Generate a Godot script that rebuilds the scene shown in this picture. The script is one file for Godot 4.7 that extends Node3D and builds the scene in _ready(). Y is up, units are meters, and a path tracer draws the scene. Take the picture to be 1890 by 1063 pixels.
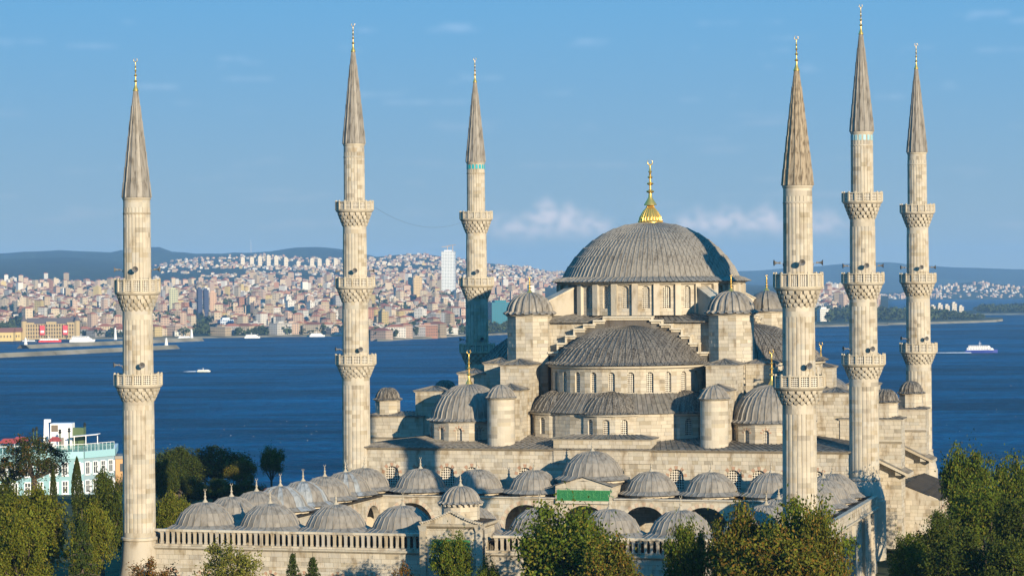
extends Node3D
# The mosque stands at the origin, its axis along z: courtyard at z > 30, hall between z = -30 and 30. Units are metres.

const CAM := Vector3(82.42, 35.9, 362.9)
const FOC := 4793.0
const ROLL := 0.0082
const YAW := -0.2769
const PITCH := -0.0018
const FACING := 0.28      # direction of the viewer, as an angle round y from +z

var rng := RandomNumberGenerator.new()
var M := {}
var taken := {}
var cache := {}

class Buf:
	var v := PackedVector3Array()
	var n := PackedVector3Array()
	var c := PackedColorArray()
	func tri(a: Vector3, b: Vector3, d: Vector3, col: Color):
		var m := (b - a).cross(d - a).normalized()
		v.append(a); v.append(d); v.append(b)
		for i in 3:
			n.append(m); c.append(col)
	func quad(a: Vector3, b: Vector3, d: Vector3, e: Vector3, col: Color):
		var m := (d - a).cross(e - b).normalized()
		v.append(a); v.append(d); v.append(b); v.append(a); v.append(e); v.append(d)
		for i in 6:
			n.append(m); c.append(col)
	func quadn(a: Vector3, b: Vector3, d: Vector3, e: Vector3, na: Vector3, nb: Vector3, nd: Vector3, ne: Vector3, col: Color):
		v.append(a); v.append(d); v.append(b); v.append(a); v.append(e); v.append(d)
		n.append(na); n.append(nd); n.append(nb); n.append(na); n.append(ne); n.append(nd)
		for i in 6:
			c.append(col)
	# box from lo to hi through a transform
	func box(lo: Vector3, hi: Vector3, col: Color, t := Transform3D()):
		var p := []
		for i in 8:
			p.append(t * Vector3(hi.x if i & 1 else lo.x, hi.y if i & 2 else lo.y, hi.z if i & 4 else lo.z))
		quad(p[4], p[5], p[7], p[6], col)
		quad(p[1], p[0], p[2], p[3], col)
		quad(p[5], p[1], p[3], p[7], col)
		quad(p[0], p[4], p[6], p[2], col)
		quad(p[6], p[7], p[3], p[2], col)
		quad(p[0], p[1], p[5], p[4], col)
	# frustum-like prism: bottom and top rectangles of different size
	func taper(c0: Vector3, s0: Vector2, s1: Vector2, h: float, col: Color, t := Transform3D()):
		var p := []
		for i in 8:
			var s := s1 if i & 2 else s0
			p.append(t * (c0 + Vector3(s.x * (0.5 if i & 1 else -0.5), h if i & 2 else 0.0, s.y * (0.5 if i & 4 else -0.5))))
		quad(p[4], p[5], p[7], p[6], col)
		quad(p[1], p[0], p[2], p[3], col)
		quad(p[5], p[1], p[3], p[7], col)
		quad(p[0], p[4], p[6], p[2], col)
		quad(p[6], p[7], p[3], p[2], col)
		quad(p[0], p[1], p[5], p[4], col)
	# surface of revolution, profile of (radius, height) from bottom to top
	func lathe(prof: Array, k: int, at: Vector3, col: Color, a0 := 0.0, a1 := TAU):
		var nn := []
		for i in prof.size() - 1:
			var d: Vector2 = prof[i + 1] - prof[i]
			nn.append(Vector2(d.y, -d.x).normalized())
		for i in prof.size() - 1:
			var lo: Vector2 = nn[i]
			var hi: Vector2 = nn[i]
			if i > 0 and nn[i - 1].dot(nn[i]) > 0.7: lo = (nn[i - 1] + nn[i]).normalized()
			if i < nn.size() - 1 and nn[i + 1].dot(nn[i]) > 0.7: hi = (nn[i + 1] + nn[i]).normalized()
			for j in k:
				var f := a0 + (a1 - a0) * j / k
				var g := a0 + (a1 - a0) * (j + 1) / k
				var s := Vector3(sin(f), 0, cos(f))
				var w := Vector3(sin(g), 0, cos(g))
				var p: Vector2 = prof[i]
				var q: Vector2 = prof[i + 1]
				quadn(at + s * p.x + Vector3(0, p.y, 0), at + w * p.x + Vector3(0, p.y, 0), at + w * q.x + Vector3(0, q.y, 0), at + s * q.x + Vector3(0, q.y, 0),
					s * lo.x + Vector3(0, lo.y, 0), w * lo.x + Vector3(0, lo.y, 0), w * hi.x + Vector3(0, hi.y, 0), s * hi.x + Vector3(0, hi.y, 0), col)
	func tube(a: Vector3, b: Vector3, r0: float, r1: float, k: int, col: Color):
		var z := (b - a).normalized()
		var x := z.cross(Vector3.UP if absf(z.y) < 0.9 else Vector3.RIGHT).normalized()
		var y := x.cross(z)
		for j in k:
			var f := TAU * j / k
			var g := TAU * (j + 1) / k
			var s := x * cos(f) + y * sin(f)
			var w := x * cos(g) + y * sin(g)
			quadn(a + w * r0, a + s * r0, b + s * r1, b + w * r1, w, s, s, w, col)
	func commit(m: Material) -> ArrayMesh:
		var a := []
		a.resize(Mesh.ARRAY_MAX)
		a[Mesh.ARRAY_VERTEX] = v
		a[Mesh.ARRAY_NORMAL] = n
		a[Mesh.ARRAY_COLOR] = c
		var me := ArrayMesh.new()
		me.add_surface_from_arrays(Mesh.PRIMITIVE_TRIANGLES, a)
		me.surface_set_material(0, m)
		return me

# ---------------------------------------------------------------- nodes
func part(called: String, mesh: Mesh, parent: Node, t := Transform3D()) -> MeshInstance3D:
	var o := MeshInstance3D.new()
	o.name = called
	o.mesh = mesh
	parent.add_child(o, true)
	o.transform = t
	return o

func numbered(called: String) -> String:
	var k: int = taken.get(called, 0)
	taken[called] = k + 1
	return called if k == 0 else "%s_%03d" % [called, k]

func tag(o: Node, label: String, category: String, group := "", kind := ""):
	if label: o.set_meta("label", label)
	if category: o.set_meta("category", category)
	if group: o.set_meta("group", group)
	if kind: o.set_meta("kind", kind)

func thing(called: String, label: String, category: String, at := Vector3.ZERO, group := "") -> Node3D:
	var o := Node3D.new()
	o.name = numbered(called)
	add_child(o)
	o.position = at
	tag(o, label, category, group)
	return o

func single(called: String, mesh: Mesh, label: String, category: String, group := "", kind := "", t := Transform3D()) -> MeshInstance3D:
	var o := part(numbered(called), mesh, self, t)
	tag(o, label, category, group, kind)
	return o

func turn(a: float, at := Vector3.ZERO) -> Transform3D:
	return Transform3D(Basis(Vector3.UP, a), at)

# ---------------------------------------------------------------- colours and materials
func lin(r: float, g: float, b: float) -> Color:
	return Color(r, g, b).linear_to_srgb()

func noise_tex(freq: float, oct: int, ramp: Array, sd: int, size := 512) -> NoiseTexture2D:
	var f := FastNoiseLite.new()
	f.seed = sd
	f.noise_type = FastNoiseLite.TYPE_SIMPLEX
	f.frequency = freq
	f.fractal_octaves = oct
	var t := NoiseTexture2D.new()
	t.noise = f
	t.width = size
	t.height = size
	t.seamless = true
	var g := Gradient.new()
	g.offsets = PackedFloat32Array(ramp.map(func(e): return e[0]))
	g.colors = PackedColorArray(ramp.map(func(e): return Color(e[1], e[2], e[3])))
	t.color_ramp = g
	return t

func bump_tex(freq: float, oct: int, strength: float, sd: int, size := 512) -> NoiseTexture2D:
	var f := FastNoiseLite.new()
	f.seed = sd
	f.frequency = freq
	f.fractal_octaves = oct
	var t := NoiseTexture2D.new()
	t.noise = f
	t.width = size
	t.height = size
	t.seamless = true
	t.as_normal_map = true
	t.bump_strength = strength
	return t

func mat(col: Color, rough: float, tex: Texture2D = null, scale := Vector3.ONE, vcol := true) -> StandardMaterial3D:
	var m := StandardMaterial3D.new()
	m.albedo_color = col
	m.roughness = rough
	m.metallic_specular = 0.3
	m.vertex_color_use_as_albedo = vcol
	if tex:
		m.albedo_texture = tex
		m.uv1_triplanar = true
		m.uv1_world_triplanar = true
		m.uv1_scale = scale
	return m

func materials():
	var grain = noise_tex(0.006, 6, [[0.0, 0.72, 0.68, 0.62], [0.2, 0.9, 0.88, 0.855], [0.36, 0.98, 0.975, 0.97], [1.0, 1.0, 1.0, 1.0]], 3, 1024)
	M.stone = mat(Color.WHITE, 0.85, grain, Vector3(0.07, 0.03, 0.07))
	M.stone.normal_enabled = true
	M.stone.normal_texture = bump_tex(0.05, 4, 4.0, 9)
	M.stone.normal_scale = 0.25
	M.plaster = mat(Color.WHITE, 0.8, grain, Vector3(0.3, 0.1, 0.3))
	M.dark = mat(lin(0.015, 0.016, 0.02), 0.6)
	# lead sheet: weather streaks run down the slope
	var streak = noise_tex(0.02, 5, [[0.0, 0.5, 0.47, 0.43], [0.3, 0.8, 0.78, 0.75], [0.5, 0.95, 0.94, 0.93], [1.0, 1.0, 1.0, 1.0]], 11, 1024)
	var soot = noise_tex(0.02, 5, [[0.0, 0.26, 0.23, 0.2], [0.4, 0.42, 0.39, 0.35], [0.55, 0.85, 0.83, 0.8], [1.0, 1.0, 1.0, 1.0]], 12, 1024)
	for k in 3:
		var g: float = [0.25, 0.245, 0.255][k]
		M["lead%d" % k] = mat(lin(g * 0.95, g * 0.88, g * 0.77), 0.5, streak, Vector3(0.09, 0.02, 0.09))
		M["pale%d" % k] = mat(lin(g * 0.95, g * 0.88, g * 0.77), 0.5, streak, Vector3(0.06, 0.02, 0.06))
		M["soot%d" % k] = mat(lin(g * 0.95, g * 0.88, g * 0.77), 0.55, soot, Vector3(0.2, 0.02, 0.2))
		for q in ["lead", "pale", "soot"]:
			M["%s%d" % [q, k]].metallic_specular = 0.4
	for k in 3:
		M["patched%d" % k] = M["pale%d" % k]
	M.patched2 = mat(lin(0.28, 0.305, 0.325), 0.45, streak, Vector3(0.06, 0.02, 0.06))
	var worn = noise_tex(0.02, 5, [[0.0, 0.38, 0.34, 0.3], [0.3, 0.66, 0.63, 0.59], [0.47, 0.95, 0.94, 0.92], [1.0, 1.0, 1.0, 1.0]], 14, 1024)
	for k in 3:
		var g: float = [0.25, 0.245, 0.255][k]
		M["aged%d" % k] = mat(lin(g * 0.95, g * 0.88, g * 0.77), 0.5, worn, Vector3(0.13, 0.012, 0.13))
		M["aged%d" % k].metallic_specular = 0.4
		M["brown%d" % k] = mat(lin(g * 1.2, g * 1.0, g * 0.74), 0.6, worn, Vector3(0.2, 0.03, 0.2))
	M.roof = mat(Color.WHITE, 0.6, streak, Vector3(0.05, 0.05, 0.05))
	M.gold = mat(lin(0.78, 0.5, 0.13), 0.33, null, Vector3.ONE, false)
	M.gold.metallic = 0.85
	M.gold.metallic_specular = 0.5
	M.tin = mat(lin(0.16, 0.155, 0.15), 0.5, null, Vector3.ONE, false)
	M.tin.metallic = 0.3
	M.paint = mat(Color.WHITE, 0.55)
	M.wall = mat(Color.WHITE, 0.8)
	M.green = mat(lin(0.03, 0.17, 0.065), 0.5, noise_tex(0.03, 4, [[0.0, 0.55, 0.6, 0.55], [0.6, 1, 1, 1], [1, 1, 1, 1]], 21), Vector3(0.4, 0.4, 0.4))
	M.tile = mat(Color.WHITE, 0.3)
	M.leaf = mat(Color.WHITE, 0.8)
	M.leaf.metallic_specular = 0.12
	M.leaf.backlight_enabled = true
	M.leaf.backlight = Color(0.1, 0.12, 0.02)
	M.bark = mat(lin(0.09, 0.07, 0.05), 0.9)
	M.glass = mat(lin(0.02, 0.035, 0.05), 0.12, null, Vector3.ONE, false)
	M.glass.metallic_specular = 0.6

func stone_col(k := 1.0) -> Color:
	var t := rng.randf()
	var f := k * rng.randf_range(0.81, 1.01)
	if t < 0.1: return Color(0.385 * f, 0.335 * f, 0.25 * f)
	if t < 0.22: return Color(0.43 * f, 0.4 * f, 0.34 * f)
	if t < 0.26: return Color(0.33 * f, 0.295 * f, 0.235 * f)
	return Color(0.46 * f, 0.415 * f, 0.335 * f)

func lead_col() -> Color:
	var g := rng.randf_range(0.14, 0.2)
	return Color(g, g * 0.93, g * 0.82)
# ---------------------------------------------------------------- shapes shared by the buildings
# pierced stone plate w by h, its lower edge at y = 0, facing +z; arched top when arch is set
func lattice(w: float, h: float, pitch: float, arch: bool, back := 0.14, tone := 1.0) -> ArrayMesh:
	var key := "lat %.2f %.2f %.2f %s %.2f" % [w, h, pitch, arch, back]
	if cache.has(key): return cache[key]
	var b := Buf.new()
	var nx := maxi(2, roundi(w / pitch))
	var ny := maxi(2, roundi(h / pitch))
	var px := w / nx
	var py := h / ny
	var col := Color(0.58 * tone, 0.54 * tone, 0.46 * tone)
	for j in ny:
		for i in nx:
			var cx := -w / 2 + (i + 0.5) * px
			var cy := (j + 0.5) * py
			if arch and cy > h - w / 2 and Vector2(cx, cy - (h - w / 2)).length() > w / 2 + px * 0.3: continue
			for q in 4:
				var sx := 1.0 if q == 0 or q == 3 else -1.0
				var sy := 1.0 if q < 2 else -1.0
				var rx := px * 0.48 * sx
				var ry := py * 0.48 * sy
				var a := Vector3(cx + rx, cy, 0)
				var d := Vector3(cx, cy + ry, 0)
				var k := Vector3(cx + px / 2 * sx, cy + py / 2 * sy, 0)
				var e1 := Vector3(cx + px / 2 * sx, cy, 0)
				var e2 := Vector3(cx, cy + py / 2 * sy, 0)
				if sx * sy > 0:
					b.tri(a, e1, k, col); b.tri(a, k, d, col); b.tri(d, k, e2, col)
				else:
					b.tri(a, k, e1, col); b.tri(a, d, k, col); b.tri(d, e2, k, col)
				b.quad(d, a, a - Vector3(0, 0, back * 0.5), d - Vector3(0, 0, back * 0.5), col) if sx * sy > 0 else b.quad(a, d, d - Vector3(0, 0, back * 0.5), a - Vector3(0, 0, back * 0.5), col)
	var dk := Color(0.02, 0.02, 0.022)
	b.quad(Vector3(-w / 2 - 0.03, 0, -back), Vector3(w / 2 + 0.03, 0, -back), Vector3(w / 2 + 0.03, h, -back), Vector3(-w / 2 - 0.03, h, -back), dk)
	var me := b.commit(M.plaster)
	cache[key] = me
	return me

# one upright facet of ashlar from P to Q (plan points, outer side to the right of the way), with openings [s, width, sill, height, voussoirs, pane]
func facet(b: Buf, P: Vector2, Q: Vector2, y0: float, y1: float, wins := [], out := [], course := 0.5, tone := 1.0):
	var L := P.distance_to(Q)
	var T := Vector3(Q.x - P.x, 0, Q.y - P.y) / L
	var N := Vector3(-T.z, 0, T.x)
	var O := Vector3(P.x, 0, P.y)
	var ys := [y0, y1]
	for w in wins:
		ys.append(maxf(y0, w[2])); ys.append(minf(y1, w[2] + w[3]))
	var k := 1
	while y0 + k * course < y1 - 0.2:
		var yy := y0 + k * course
		var ok := true
		for e in ys:
			if absf(e - yy) < 0.16: ok = false
		if ok: ys.append(yy)
		k += 1
	ys.sort()
	var gap := 0.014
	var mortar := Color(0.24, 0.21, 0.16) * tone
	for r in ys.size() - 1:
		var ya: float = ys[r]
		var yb: float = ys[r + 1]
		if yb - ya < 0.02: continue
		var free := [[0.0, L]]
		for w in wins:
			var mid := (ya + yb) / 2
			if mid > w[2] and mid < w[2] + w[3]:
				var nf := []
				for f in free:
					var lo: float = w[0] - w[1] / 2
					var hi: float = w[0] + w[1] / 2
					if hi <= f[0] or lo >= f[1]:
						nf.append(f)
						continue
					if lo > f[0] + 0.02: nf.append([f[0], lo])
					if hi < f[1] - 0.02: nf.append([hi, f[1]])
				free = nf
		for f in free:
			var A = O + T * f[0]
			var B = O + T * f[1]
			var back := N * -0.035
			b.quad(A + back + Vector3(0, ya, 0), B + back + Vector3(0, ya, 0), B + back + Vector3(0, yb, 0), A + back + Vector3(0, yb, 0), mortar)
			var s: float = f[0]
			while s < f[1] - 0.01:
				var e := s + rng.randf_range(0.65, 1.5)
				if f[1] - e < 0.5: e = f[1]
				var pr := N * rng.randf_range(-0.012, 0.012)
				var col := stone_col(tone)
				var g0 := 0.0 if s == f[0] else gap
				var g1 := 0.0 if e == f[1] else gap
				var a := O + T * (s + g0) + pr + Vector3(0, ya + gap, 0)
				var d := O + T * (e - g1) + pr + Vector3(0, ya + gap, 0)
				var c := O + T * (e - g1) + pr + Vector3(0, yb - gap, 0)
				var h := O + T * (s + g0) + pr + Vector3(0, yb - gap, 0)
				var q := N * -0.05
				b.quad(a, d, c, h, col)
				b.quad(h, c, c + q, h + q, col)
				b.quad(d + q, d, a, a + q, col) if false else b.quad(a + q, d + q, d, a, col)
				b.quad(d, d + q, c + q, c, col)
				b.quad(a + q, a, h, h + q, col)
				s = e
	for w in wins:
		var ww: float = w[1]
		var top: float = w[2] + w[3]
		var rise := ww * 0.5
		var spring := top - rise
		var C = O + T * w[0]
		var depth: float = 0.5 if w[5] else 0.8
		var col := stone_col(tone * 1.05)
		var pts := []
		for i in 13:
			var f := PI * i / 12.0
			pts.append(Vector2(-cos(f) * ww / 2, spring + pow(sin(f), 0.85) * rise * 0.985))
		for i in 12:
			var p: Vector2 = pts[i]
			var q: Vector2 = pts[i + 1]
			b.quad(C + T * p.x + Vector3(0, p.y, 0), C + T * q.x + Vector3(0, q.y, 0), C + T * q.x + Vector3(0, top, 0), C + T * p.x + Vector3(0, top, 0), col)
			b.quad(C + T * p.x + Vector3(0, p.y, 0), C + T * p.x + Vector3(0, p.y, 0) - N * depth, C + T * q.x + Vector3(0, q.y, 0) - N * depth, C + T * q.x + Vector3(0, q.y, 0), col)
		for sd in [-1.0, 1.0]:
			var e = C + T * (sd * ww / 2)
			var a = e + Vector3(0, w[2], 0)
			var c = e + Vector3(0, spring, 0)
			if sd < 0: b.quad(a, a - N * depth, c - N * depth, c, col)
			else: b.quad(a - N * depth, a, c, c - N * depth, col)
		var sl = C + Vector3(0, w[2], 0)
		b.quad(sl - T * ww / 2, sl + T * ww / 2, sl + T * ww / 2 - N * depth, sl - T * ww / 2 - N * depth, col)
		if w[4]:
			var nv := 9 if ww < 3.0 else 21
			for i in nv:
				var f := PI * (i + 0.04) / nv
				var g := PI * (i + 0.96) / nv
				var r0 := ww / 2 + 0.02
				var r1 := ww / 2 + 0.2 + minf(0.3, ww * 0.14)
				var vc := Color(0.36, 0.23, 0.16) if i % 2 == 0 else Color(0.46, 0.41, 0.32)
				if ww > 3.0: vc = Color(0.43, 0.33, 0.25) if i % 2 == 0 else Color(0.46, 0.41, 0.32)
				var a = C + T * (-cos(f) * r0) + Vector3(0, spring + sin(f) * r0, 0) + N * 0.025
				var d = C + T * (-cos(g) * r0) + Vector3(0, spring + sin(g) * r0, 0) + N * 0.025
				var c = C + T * (-cos(g) * r1) + Vector3(0, spring + sin(g) * r1, 0) + N * 0.025
				var h = C + T * (-cos(f) * r1) + Vector3(0, spring + sin(f) * r1, 0) + N * 0.025
				b.quad(a, d, c, h, vc)
				b.quad(h, c, c - N * 0.04, h - N * 0.04, vc)
		if w[5]:
			out.append([Transform3D(Basis(T, Vector3.UP, N), C + Vector3(0, w[2], 0) - N * 0.34), ww, w[3]])

func put_windows(out: Array, parent: Node, pitch := 0.24):
	for e in out:
		part("window", lattice(e[1], e[2], pitch, true), parent, e[0])

# closed polygonal ring of facets; wins_for(i) gives the openings of facet i
func ring(b: Buf, at: Vector2, r: float, n: int, a0: float, a1: float, y0: float, y1: float, win := [], out := [], skip := 0, tone := 1.0):
	for i in n:
		var f := a0 + (a1 - a0) * i / n
		var g := a0 + (a1 - a0) * (i + 1) / n
		# angle measured from +z towards +x; walking with rising angle keeps the outside on the right when seen from above with x right, z towards viewer
		var P := at + Vector2(sin(f), cos(f)) * r
		var Q := at + Vector2(sin(g), cos(g)) * r
		var w := []
		if win.size() > 0 and (skip == 0 or i % skip == 0):
			w = [[P.distance_to(Q) / 2, win[0], win[1], win[2], win[3], true]]
		facet(b, P, Q, y0, y1, w, out, 0.5, tone)

# one lead strip of a dome between two standing seams, centred on +z
func gore(prof: Array, da: float, seam: float, m: Material) -> ArrayMesh:
	var b := Buf.new()
	var prev := []
	for i in prof.size():
		var p: Vector2 = prof[i]
		var w := p.x * da
		var e := minf(0.3, seam / maxf(w, 0.05))
		var sh := seam * 0.8 * minf(1.0, w / (seam * 3.0))
		var row := []
		var q: Vector2 = prof[mini(i + 1, prof.size() - 1)] - prof[maxi(i - 1, 0)]
		var nn := Vector2(q.y, -q.x).normalized()
		for t in [[-0.5, 1.0], [-0.5 + e * 0.5, 1.0], [-0.5 + e, 0.0], [0.5 - e, 0.0], [0.5 - e * 0.5, 1.0], [0.5, 1.0]]:
			var a: float = t[0] * da
			var rr: float = p.x + nn.x * sh * t[1]
			row.append(Vector3(sin(a) * rr, p.y + nn.y * sh * t[1], cos(a) * rr))
		if prev:
			for k in 5:
				b.quad(prev[k], prev[k + 1], row[k + 1], row[k], Color.WHITE)
		prev = row
	return b.commit(m)

# a dome: closed core as the part, lead strips as its sub-parts on the sides that can be seen
func dome(parent: Node, called: String, prof: Array, n: int, t: Transform3D, lead: String, a0: float, a1: float, seam := 0.1, tops := []) -> MeshInstance3D:
	var key := "dome %s %s %d %s %.3f" % [lead, str(prof), n, a1 - a0 > TAU - 0.01, seam]
	if not cache.has(key):
		var b := Buf.new()
		var core := []
		for p in prof: core.append(Vector2(maxf(0.0, p.x - 0.04), p.y - 0.04))
		b.lathe(core, n, Vector3.ZERO, Color(0.8, 0.8, 0.8))
		var gs := []
		for k in 3: gs.append(gore(prof, TAU / n, seam, M["%s%d" % [lead, k]]))
		cache[key] = [b.commit(M[lead + "0"]), gs]
	var o := part(called, cache[key][0], parent, t)
	for i in n:
		var a := TAU * (i + 0.5) / n
		var rel := wrapf(a - (a0 + a1) / 2, -PI, PI)
		if absf(rel) <= (a1 - a0) / 2:
			part("lead_strip", cache[key][1][rng.randi() % 3], o, turn(a))
	return o

# dome profile: skirt flare, sphere cap; laps every few points
func cap(r: float, y0: float, y1: float, flare := 0.0, laps := 2) -> Array:
	var h := y1 - y0
	var R := (r * r + h * h) / (2 * h)
	var cy := y1 - R
	var p := []
	if flare > 0.0:
		p.append(Vector2(r + flare, y0 - flare * 0.32))
		p.append(Vector2(r + flare * 0.45, y0 - flare * 0.02))
	var a0 := asin(clampf((y0 - cy) / R, -1, 1))
	var k := 9
	for i in k + 1:
		var a: float = lerp(a0 + (0.06 if flare > 0.0 else 0.0), PI / 2 - 0.015, float(i) / k)
		var v := Vector2(cos(a) * R, cy + sin(a) * R)
		if laps > 0 and i > 0 and i < k - 1 and i % (k / (laps + 1)) == 0:
			p.append(v + Vector2(cos(a), sin(a)) * 0.085)
		p.append(v)
	return p

# sheet-lead roof plane: A, B along the eave, D, C along the ridge, with standing seams up the slope
func lead_roof(b: Buf, A: Vector3, B: Vector3, C: Vector3, D: Vector3, pitch := 0.8, seam := 0.07):
	var L := maxf(A.distance_to(B), D.distance_to(C))
	var n := maxi(1, roundi(L / pitch))
	var N := (C - A).cross(D - B).normalized()
	if N.y < 0: N = -N
	for i in n:
		var f := float(i) / n
		var g := float(i + 1) / n
		var a := A.lerp(B, f); var d := A.lerp(B, g); var c := D.lerp(C, g); var h := D.lerp(C, f)
		var m0 := 0.0
		var rows := maxi(1, roundi(a.distance_to(h) / 2.2))
		for r in rows:
			var u := float(r) / rows
			var w := float(r + 1) / rows
			var col := lead_col()
			b.quad(a.lerp(h, u) + N * 0.025, d.lerp(c, u) + N * 0.025, d.lerp(c, w), a.lerp(h, w), col)
		var sw := (B - A).normalized() * seam
		var sc := lead_col()
		b.quad(a - sw, a + N * seam * 1.3, h + N * seam * 1.3, h - sw, sc)
		b.quad(a + N * seam * 1.3, a + sw, h + sw, h + N * seam * 1.3, sc)

# eave board round a plan polygon: thin stone cornice
func cornice(b: Buf, pts: Array, y: float, out_by: float, hgt: float, tone := 1.0):
	for i in pts.size() - 1:
		var P: Vector2 = pts[i]
		var Q: Vector2 = pts[i + 1]
		var T := (Q - P).normalized()
		var N := Vector2(-T.y, T.x)
		var p := P - T * out_by * 0.4
		var q := Q + T * out_by * 0.4
		var col := stone_col(tone)
		var f := func(v: Vector2, o: float, yy: float): return Vector3(v.x + N.x * o, yy, v.y + N.y * o)
		b.quad(f.call(p, 0.02, y - hgt), f.call(q, 0.02, y - hgt), f.call(q, out_by, y - hgt * 0.45), f.call(p, out_by, y - hgt * 0.45), col)
		b.quad(f.call(p, out_by, y - hgt * 0.45), f.call(q, out_by, y - hgt * 0.45), f.call(q, out_by, y), f.call(p, out_by, y), col)
		b.quad(f.call(p, out_by, y), f.call(q, out_by, y), f.call(q, -0.3, y), f.call(p, -0.3, y), col)
		b.quad(f.call(p, -0.3, y), f.call(p, 0.02, y - hgt), f.call(p, out_by, y - hgt * 0.45), f.call(p, out_by, y), col)
		b.quad(f.call(q, 0.02, y - hgt), f.call(q, -0.3, y), f.call(q, out_by, y), f.call(q, out_by, y - hgt * 0.45), col)

# gilded or stone finial of height h standing on y = 0
func finial(h: float, w: float, m: Material, crescent := true) -> ArrayMesh:
	var key := "fin %.2f %.2f %d" % [h, w, m.get_instance_id()]
	if cache.has(key): return cache[key]
	var b := Buf.new()
	var p := [Vector2(w, 0), Vector2(w * 0.95, h * 0.02), Vector2(w * 0.6, h * 0.1), Vector2(w * 0.32, h * 0.17), Vector2(w * 0.24, h * 0.26)]
	for k in 4:
		var y: float = [0.3, 0.47, 0.61, 0.73][k] * h
		var r: float = [0.62, 0.52, 0.4, 0.3][k] * w
		var s: float = [0.07, 0.06, 0.05, 0.04][k] * h
		p.append_array([Vector2(w * 0.16, y - s * 0.6), Vector2(r * 0.8, y - s * 0.3), Vector2(r, y), Vector2(r * 0.8, y + s * 0.3), Vector2(w * 0.16, y + s * 0.6)])
	p.append_array([Vector2(w * 0.12, h * 0.84), Vector2(w * 0.05, h * 0.88)])
	b.lathe(p, 12, Vector3.ZERO, Color.WHITE)
	if crescent:
		var c := Vector3(0, h * 0.93, 0)
		var rr := h * 0.055
		for i in 14:
			var f := -PI / 2 + (i - 7) * 0.39
			var g := -PI / 2 + (i - 6) * 0.39
			var tk := w * 0.1 * (1.0 - absf(i - 6.5) / 8.0) + 0.01
			b.tube(c + Vector3(cos(f), sin(f), 0) * rr, c + Vector3(cos(g), sin(g), 0) * rr, tk, tk, 5, Color.WHITE)
	var me := b.commit(m)
	cache[key] = me
	return me
# ---------------------------------------------------------------- minarets
func shaft(b: Buf, y0: float, y1: float, r0: float, r1: float, n: int, groove: float, tone := 1.0):
	var rows := maxi(2, roundi((y1 - y0) / 0.55))
	var cols := []
	for r in rows:
		var row := []
		var run := 0
		var c := Color()
		for i in n:
			if run <= 0:
				run = 1 + rng.randi() % 3
				c = stone_col(tone)
			run -= 1
			row.append(c)
		cols.append(row)
	for r in rows:
		var ya := y0 + (y1 - y0) * r / rows
		var yb := y0 + (y1 - y0) * (r + 1) / rows
		var ra: float = lerp(r0, r1, float(r) / rows)
		var rb: float = lerp(r0, r1, float(r + 1) / rows)
		var g := groove if ya > y0 + 0.4 and yb < y1 - 0.9 else 0.0
		for i in n:
			var a := TAU * i / n
			var da := TAU / n
			var prof := [[0.0, g], [0.13, 0.0], [0.5, -g * 0.25], [0.87, 0.0], [1.0, g]]
			for k in 4:
				var f: float = a + da * prof[k][0]
				var h: float = a + da * prof[k + 1][0]
				var s := Vector3(sin(f), 0, cos(f))
				var w := Vector3(sin(h), 0, cos(h))
				var ga: float = prof[k][1]
				var gb: float = prof[k + 1][1]
				b.quad(s * (ra - ga) + Vector3(0, ya, 0), w * (ra - gb) + Vector3(0, ya, 0), w * (rb - gb) + Vector3(0, yb, 0), s * (rb - ga) + Vector3(0, yb, 0), cols[r][i])

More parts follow.
